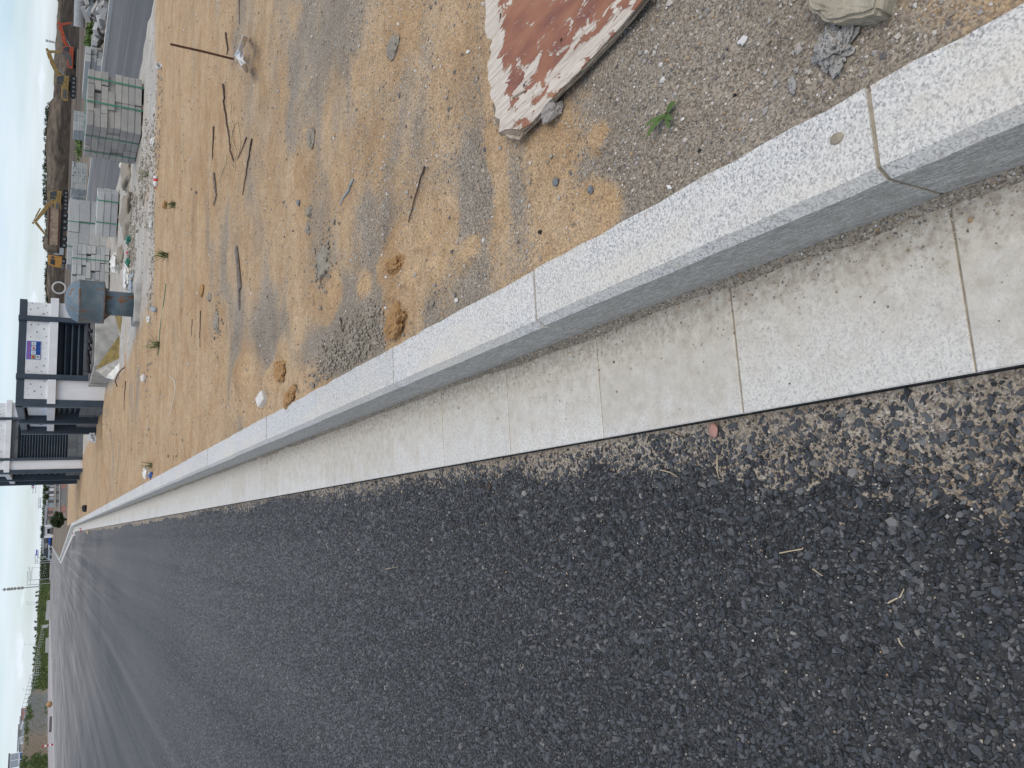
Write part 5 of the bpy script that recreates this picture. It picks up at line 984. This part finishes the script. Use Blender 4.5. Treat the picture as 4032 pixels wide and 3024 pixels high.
a = at(141, 2198, 300); G2 = thing('traffic_sign_pole', 'distant pole with one long bracket arm and flat sign', 'sign', (a.x, a.y, -.05), facing(a)); z_ = at(150, 2198, 300).z; bm = bmesh.new(); tube(bm, [(0, 0, 0), (0, 0, z_)], .12, 7); tube(bm, [(0, 0, z_), (2.5, 0, z_ + .1)], .09, 6); bmo('pole', bm, MAT['steel'], G2); bm = bmesh.new(); box(bm, (1.8, 0, z_ + .5), (1.9, .1, .45)); bmo('panel_sign', bm, MAT['sgnl'], G2)
# low walls, gatehouse, bush
def wallthing(name, pa, pb, ztop, m, label, d=None, cap=True, thick=.25):
    A2, B2 = P(*pa, .0), P(*pb, .0); d_ = B2 - A2; L = d_.length; t = thing(name, label, 'wall', A2, math.atan2(d_.y, d_.x)); n = max(2, int(L / .9))
    for i in range(n): bbox('panel', (i * L / n + .01, 0, -.05), ((i + 1) * L / n - .01, thick, ztop), MAT[m[i % len(m)]], t)
    if cap: bbox('coping', (-.03, -.05, ztop + .003), (L + .03, thick + .05, ztop + .07), MAT['block2'], t)
wallthing('planter_wall', (257, 2012), (258, 1862), .42, ('pink', 'greyw', 'greyw', 'greyw', 'pink', 'greyw', 'greyw', 'greyw'), 'low wall of grey and pink panels left of the taller vent building')
A2 = P(240, 1990, 0); wallthing('planter_wall', (237, 1990), (238, 1860), .50, ('greyw', 'dusty', 'greyw'), 'second low grey wall behind the pink and grey one')
def bush(name, c, rx, rz, n, leaf, m, label, seed, cat='bush', group=None, trunk=.3):
    t = thing(name, label, cat, c, 0, group); r = random.Random(seed); pts = []
    for i in range(26):
        a = r.uniform(0, 6.28); d = r.random() ** .5; pts.append((rx * .75 * d * math.cos(a), rx * .75 * d * math.sin(a), trunk + rz * (.15 + .75 * r.random() * (1 - .5 * d))))
    foliage('crown', pts, n, rx * .30, leaf, m, seed, t, .8); bm = bmesh.new()
    for i in range(7): q = pts[i]; tube(bm, [(0, 0, -.05), (q[0] * .3, q[1] * .3, trunk * .8), q], [.035, .025, .008], 5)
    bmo('trunk', bm, MAT['bark'], t); return t
bush('round_bush', P(262, 2046, .12), .72, 1.05, 3000, .07, 'leafd', 'round dark green bush standing behind the kerb bend', 500, trunk=.12)
gq = P(206, 2091, 0); gd = 250; ga = at(206, 2091, gd); gs = gd / 3528
g_ = thing('gatehouse', 'small white gatehouse with a dark window at the end of the verge', 'building', (ga.x, ga.y, 0), facing(ga)); w2 = 21 * gs; ht = at(171, 2091, gd).z
bbox('wall', (-w2, 0, -.05), (w2, 2.5, ht - .15), MAT['white'], g_); bbox('roof', (-w2 - .2, -.3, ht - .15), (w2 + .2, 2.7, ht + .1), MAT['slate'], g_); bbox('window', (-w2 * .45, -.06, ht * .32), (w2 * .5, .05, ht * .62), MAT['black'], g_)
for s_ in (-1, 1): bbox('pillar', (s_ * w2 - .28, -.25, -.05), (s_ * w2 + .28, .2, ht - .16), MAT['wall'], g_)
bbox('base', (-w2 * .6, -.1, -.05), (w2 * .65, .0, ht * .30), MAT['dusty'], g_)
for i, (b, sz, lb) in enumerate(((2108, 1.3, 'dark round tree left above the white gatehouse'), (2081, 1.1, 'dark round tree right above the white gatehouse'), (1955, 1.3, 'dark tree on the horizon, third from the taller vent building'), (1922, 1.2, 'dark tree on the horizon, second from the taller vent building'), (1893, 1.2, 'dark tree on the horizon behind the sign pole'))):
    a = at(172, b, 280); top = at((152, 155, 166, 168, 168)[i], b, 280); t = thing('distant_tree', lb, 'tree', (a.x, a.y, -.05), 0, 'trees at the end of the verge'); bm = bmesh.new(); tube(bm, [(0, 0, 0), (0, 0, top.z - .5)], .12, 6); bmo('trunk', bm, MAT['bark'], t)
    r = random.Random(i); foliage('crown', [(r.uniform(-.6, .6), r.uniform(-.6, .6), top.z - .8 * sz + r.uniform(-.5, .5)) for _ in range(9)], 700, .55, .16, 'leafd', 520 + i, t)
# vehicles and clutter at the far junction (a few pixels each)
def parked(px_, dist, m, label, L=4.2, h=1.6):
    a = at(*px_, dist); t = thing('parked_car', label, 'car', (a.x, a.y, -.02), facing(a) + .1, 'vehicles at the far junction'); poly_part('body', [(-L / 2, .3), (L / 2, .3), (L / 2, .8), (L * .42, .95), (-L * .46, 1.0), (-L / 2, .85)], -.85, .85, m, t, .06); poly_part('cabin', [(-L * .4, .96), (L * .25, .96), (L * .1, h), (-L * .32, h)], -.75, .75, 'glass', t, .05)
    for x in (-L * .3, L * .3):
        for y in (-.86, .7): bm = bmesh.new(); lathe(bm, [(.1, 0), (.32, 0), (.32, .18), (.1, .18)], 12); o = bmo('wheel', bm, MAT['black'], t); o.rotation_euler = (-math.pi / 2, 0, 0); o.location = (x, y, .32)
parked((182, 2180), 290, 'plastic', 'pale grey blue car left of the sign pole at the junction'); parked((182, 2170), 300, 'white', 'white van at the far junction', 5, 2.3); parked((182, 2142), 310, 'white', 'white car right of the grey blue one'); parked((186, 2122), 300, 'sgnb', 'blue car next to the white gatehouse')
for i, (b, w_, h_, m, lb) in enumerate(((2150, 5, 2.2, 'greyw', 'grey shed behind the white car'), (2128, 4, 2.5, 'dusty', 'dark grey shed beside the gatehouse'), (2040, 8, 1.9, 'greyw', 'long grey shed between gatehouse and lamps'), (2018, 5, 1.7, 'pink', 'pinkish shed behind the round bush'), (1975, 6, 1.6, 'plastic', 'pale blue shed between two dark trees'), (1940, 7, 1.5, 'white', 'long white shed by the dark trees'), (1905, 6, 1.8, 'steel', 'grey shed behind the sign pole'))):
    a = at(183, b, 300); t = thing('shed', lb, 'shed', (a.x, a.y, 0), facing(a), 'sheds at the end of the verge'); bbox('wall', (-w_ / 2, 0, -.05), (w_ / 2, 3, h_), MAT[m], t); poly_part('roof', [(-w_ / 2 - .2, h_), (w_ / 2 + .2, h_), (w_ / 2 - .3, h_ + .45), (-w_ / 2 + .3, h_ + .45)], -.2, 3.2, 'steel', t); bbox('door', (-.5, -.04, 0), (.5, .02, 1.4), MAT['dusty'], t)
# horizon woods
tl = []
for b in np.arange(1480, 2460, 2.2): a = at(np.interp(b, [1480, 1800, 2100, 2250, 2350, 2460], [186, 176, 168, 160, 157, 152]), b, 430 + 15 * random.random()); tl += [(a.x, a.y, z) for z in np.linspace(0, max(.5, a.z - .3), 4)]
stuff(foliage('tree_line', tl, 26000, 1.0, .42, 'leafm', 540), 'low green wood along the horizon beyond the junction', 'woods')
a0, a1 = at(190, 3300, 640), at(190, 1400, 640)
# ------------------------------------------------------------------ far side of the road on the left
low_kerb('left_kerb', -19.85, -19.6, 45, 250, 60, .17)
sheet('left_pavement', [(-42, 30, .10), (-19.75, 30, .10), (-19.75, 420, .10), (-60, 420, .10)], .10, MAT['pave'])
prof = [(3400, 190, 86), (3180, 188, 88), (3024, 187, 89), (2958, 186, 91), (2894, 185, 95), (2843, 185, 100), (2766, 184, 110), (2733, 183, 123), (2677, 181, 133), (2600, 181, 140), (2518, 182, 148), (2440, 183, 152), (2344, 183, 157), (2290, 184, 163)]
yc = np.linspace(3400, 2290, 140); rows = 14; V = []; gat = []; nat = []
for y_ in yc:
    fx = np.interp(-y_, [-p[0] for p in prof], [p[1] for p in prof]); tx = np.interp(-y_, [-p[0] for p in prof], [p[2] for p in prof]); f_ = P(fx, y_, .15); d0 = min(math.hypot(f_.x, f_.y), 150 + (3024 - y_) * .22); f_ = at(fx, y_, d0); c_ = at(tx, y_, d0 + 9)
    for t_ in np.linspace(0, 1, rows):
        s_ = min(1, t_ / .7); q = f_.lerp(c_, s_); z = .05 + (c_.z - .05) * s_ ** 1.15
        if t_ > .7: dr = Vector((c_.x, c_.y, 0)).normalized() * (t_ - .7) * 40; q = c_ + dr; z = c_.z
        V.append((q.x, q.y, z)); g = np.interp(y_, [2290, 2560, 2640, 2700, 2730, 2800, 2900, 2960, 2990, 3400], [.75, .7, .9, .85, .25, .35, .30, .15, .55, .6]); n_ = np.interp(y_, [2600, 2700, 2740, 2860, 2900, 2960, 3400], [.1, .25, .58, .52, .4, .05, .15]); gat.append(g + (.2 if t_ > .6 else 0) + (.15 if y_ > 2960 and t_ < .4 else 0)); nat.append(n_)
V = np.array(V); n_ = fbm(V[:, 0] * .3, V[:, 1] * .3, 601, 5) - .5; V[:, 2] += n_ * 1.5 * np.tile(np.minimum(1, np.linspace(0, 1, rows) * 3), len(yc))
i_ = (np.arange(len(yc) - 1)[:, None] * rows + np.arange(rows - 1)[None]).reshape(-1, 1); me = npmesh('netted_bank', V, np.concatenate([i_, i_ + 1, i_ + rows + 1, i_ + rows], 1))
for nm, vals in (('green', gat), ('net', nat)): at_ = me.attributes.new(nm, 'FLOAT', 'POINT'); at_.data.foreach_set('value', np.array(vals, np.float32))
tag(link('netted_bank', me, None, MAT['lbank']), 'earth slope with weeds and torn blue grey netting left of the road', 'bank')
wp_ = []
for r_i in range(0, len(V), 3):
    if gat[r_i] > .5 + .3 * random.random(): wp_.append(tuple(V[r_i] + np.array([0, 0, .05])))
stuff(foliage('slope_weeds', wp_, 9000, .8, .22, 'leafo', 610, flat=.35), 'weeds covering the slope left of the road', 'weeds')
def cabin(px_, dist, w, h, m, label, wins=(), roofm='steel', cat='building'):
    a = at(*px_, dist); t = thing('site_cabin', label, cat, (a.x, a.y, a.z - h), facing(a)); bbox('wall', (-w / 2, 0, -2.5), (w / 2, 3, h), MAT[m], t); bbox('roof', (-w / 2 - .15, -.2, h + .005), (w / 2 + .15, 3.2, h + .15), MAT[roofm], t)
    for (x0, x1, z0, z1, mm) in wins: bbox('window', (x0 * w - w / 2, -.05, z0 * h), (x1 * w - w / 2, .03, z1 * h), MAT[mm], t)
    return t
cabin((36, 2998), 190, 2.6, 3.1, 'white', 'white site cabin with blue panels on top of the slope', ((.05, .48, .05, .45, 'sgnb'), (.55, .95, .1, .45, 'sgnb'), (.05, .48, .55, .9, 'plastic'), (.55, .95, .55, .9, 'plastic')), 'slate')
for i, (a, b, w_, h_, m, lb) in enumerate(((76, 2950, 7, 3.2, 'greyw', 'grey block with a flat roof beside the blue panelled cabin'), (70, 2915, 7, 3.5, 'white', 'whitish block third from the blue panelled cabin'), (72, 2890, 6, 3.2, 'greyw', 'narrow grey block right of the whitish block'), (78, 2858, 6, 2.9, 'white', 'low white block beside the pink one'), (84, 2820, 5, 2.6, 'pink', 'pinkish red block on the skyline above the netting'))):
    t = cabin((a, b), 330, w_, h_, m, lb, ((.1, .3, .4, .7, 'plastic'), (.4, .6, .4, .7, 'plastic'), (.7, .9, .4, .7, 'plastic'))); t['group'] = 'pale blocks above the left slope'
# fences on the slope
def fence(name, pts, dist, h, n, label, m='white'):
    q = [at(a, b, d) for a, b, d in pts]; t = thing(name, label, 'fence', (q[0].x, q[0].y, q[0].z - h)); o0 = t.location.copy(); L = len(q) - 1
    for i in range(n + 1):
        s_ = i / n * L; j = min(int(s_), L - 1); c = q[j].lerp(q[j + 1], s_ - j) - o0; bm = bmesh.new(); tube(bm, [c - Vector((0, 0, h + .4)), c], .05, 5); bmo('post', bm, MAT[m], t)
    for k_ in (.02, .45, .9):
        bm = bmesh.new(); tube(bm, [c - o0 - Vector((0, 0, h * k_)) for c in q], .03, 5); bmo('rail', bm, MAT[m], t)
    return t
fence('white_fence', [(133, 2660, 235), (141, 2600, 250), (150, 2540, 262), (163, 2475, 275), (168, 2462, 250)], 0, 1.0, 26, 'white picket fence climbing the green end of the slope')
fence('mesh_fence', [(100, 2735, 205), (118, 2660, 232)], 0, 1.4, 5, 'open wire fence on the crest above the netting', 'steel'); fence('mesh_fence', [(82, 2800, 215), (100, 2735, 205)], 0, 1.6, 4, 'second open wire fence running towards the pink block', 'steel')
for i, b in enumerate((2330, 2345, 2372, 2388, 2403, 2447, 2470, 2478, 2503, 2550, 2572, 2594, 2614, 2640)):
    a = at(np.interp(b, [2330, 2450, 2640], [157, 151, 136]), b, 290); tp_ = at(np.interp(b, [2330, 2450, 2640], [142, 136, 127]), b, 290); t = thing('sapling', 'thin dark sapling on the crest beyond the white fence', 'tree', (a.x, a.y, a.z - .6), random.uniform(-.1, .1), 'saplings along the skyline'); hh = tp_.z - a.z + .6; bm = bmesh.new(); tube(bm, [(0, 0, -.5), (.05, 0, hh * .6), (random.uniform(-.2, .2), 0, hh)], .05, 5); bmo('trunk', bm, MAT['bark'], t); foliage('crown', [(random.uniform(-.2, .2), 0, hh * random.uniform(.6, 1)) for _ in range(5)], 130, .32, .13, 'leafm', 630 + i, t)
# things on the left pavement
q = P(206, 2772, .1); o = lump('boulder', (.75, .8, .65), MAT['clod'], seed=220, sub=3, rough=.35, facet=4, loc=(q.x, q.y, .08)); tag(o, 'brown boulder on the pavement across the road', 'boulder')
q = P(210, 2931, .1); t = thing('marker_post', 'red and white striped marker on the pavement across the road', 'post', q, facing(q)); hh = 1.0
for i in range(5): bbox('stripe', (-.09, -.09, i * hh / 5), (.09, .09, (i + 1) * hh / 5 - .004), MAT['red' if i % 2 == 0 else 'white'], t)
q = P(187, 2854, .1); q = at(186, 2854, 118); t = thing('steel_plate', 'dark steel plate standing at the foot of the slope', 'plate', (q.x, q.y, .1), facing(q)); bbox('plate', (-.9, 0, 0), (.9, .08, .28), MAT['dusty'], t, .01); bbox('foot', (-.8, -.15, 0), (-.7, .25, .06), MAT['dusty'], t)
for i, (b, w_, h_, lb) in enumerate(((2400, 4.5, .9, 'low stack of grey slabs at the far end of the left pavement'), (2425, 2.2, 1.0, 'second stack of grey slabs at the far left pavement'), (2540, 3.6, .8, 'white concrete barrier on the left pavement'))):
    a = P(192, b, .1); d_ = min(math.hypot(a.x, a.y), 230); a = at(188, b, d_); t = thing('slab_pile', lb, 'slab stack', (a.x, a.y, .1), facing(a))
    for k_ in range(3): bbox('slab', (-w_ / 2 + .05 * k_, 0, k_ * h_ / 3), (w_ / 2 - .04 * k_, 1.0, (k_ + 1) * h_ / 3 - .02), MAT['block2'], t)
print('tris', sum(len(o.data.polygons) for o in bpy.data.objects if o.type == 'MESH'))
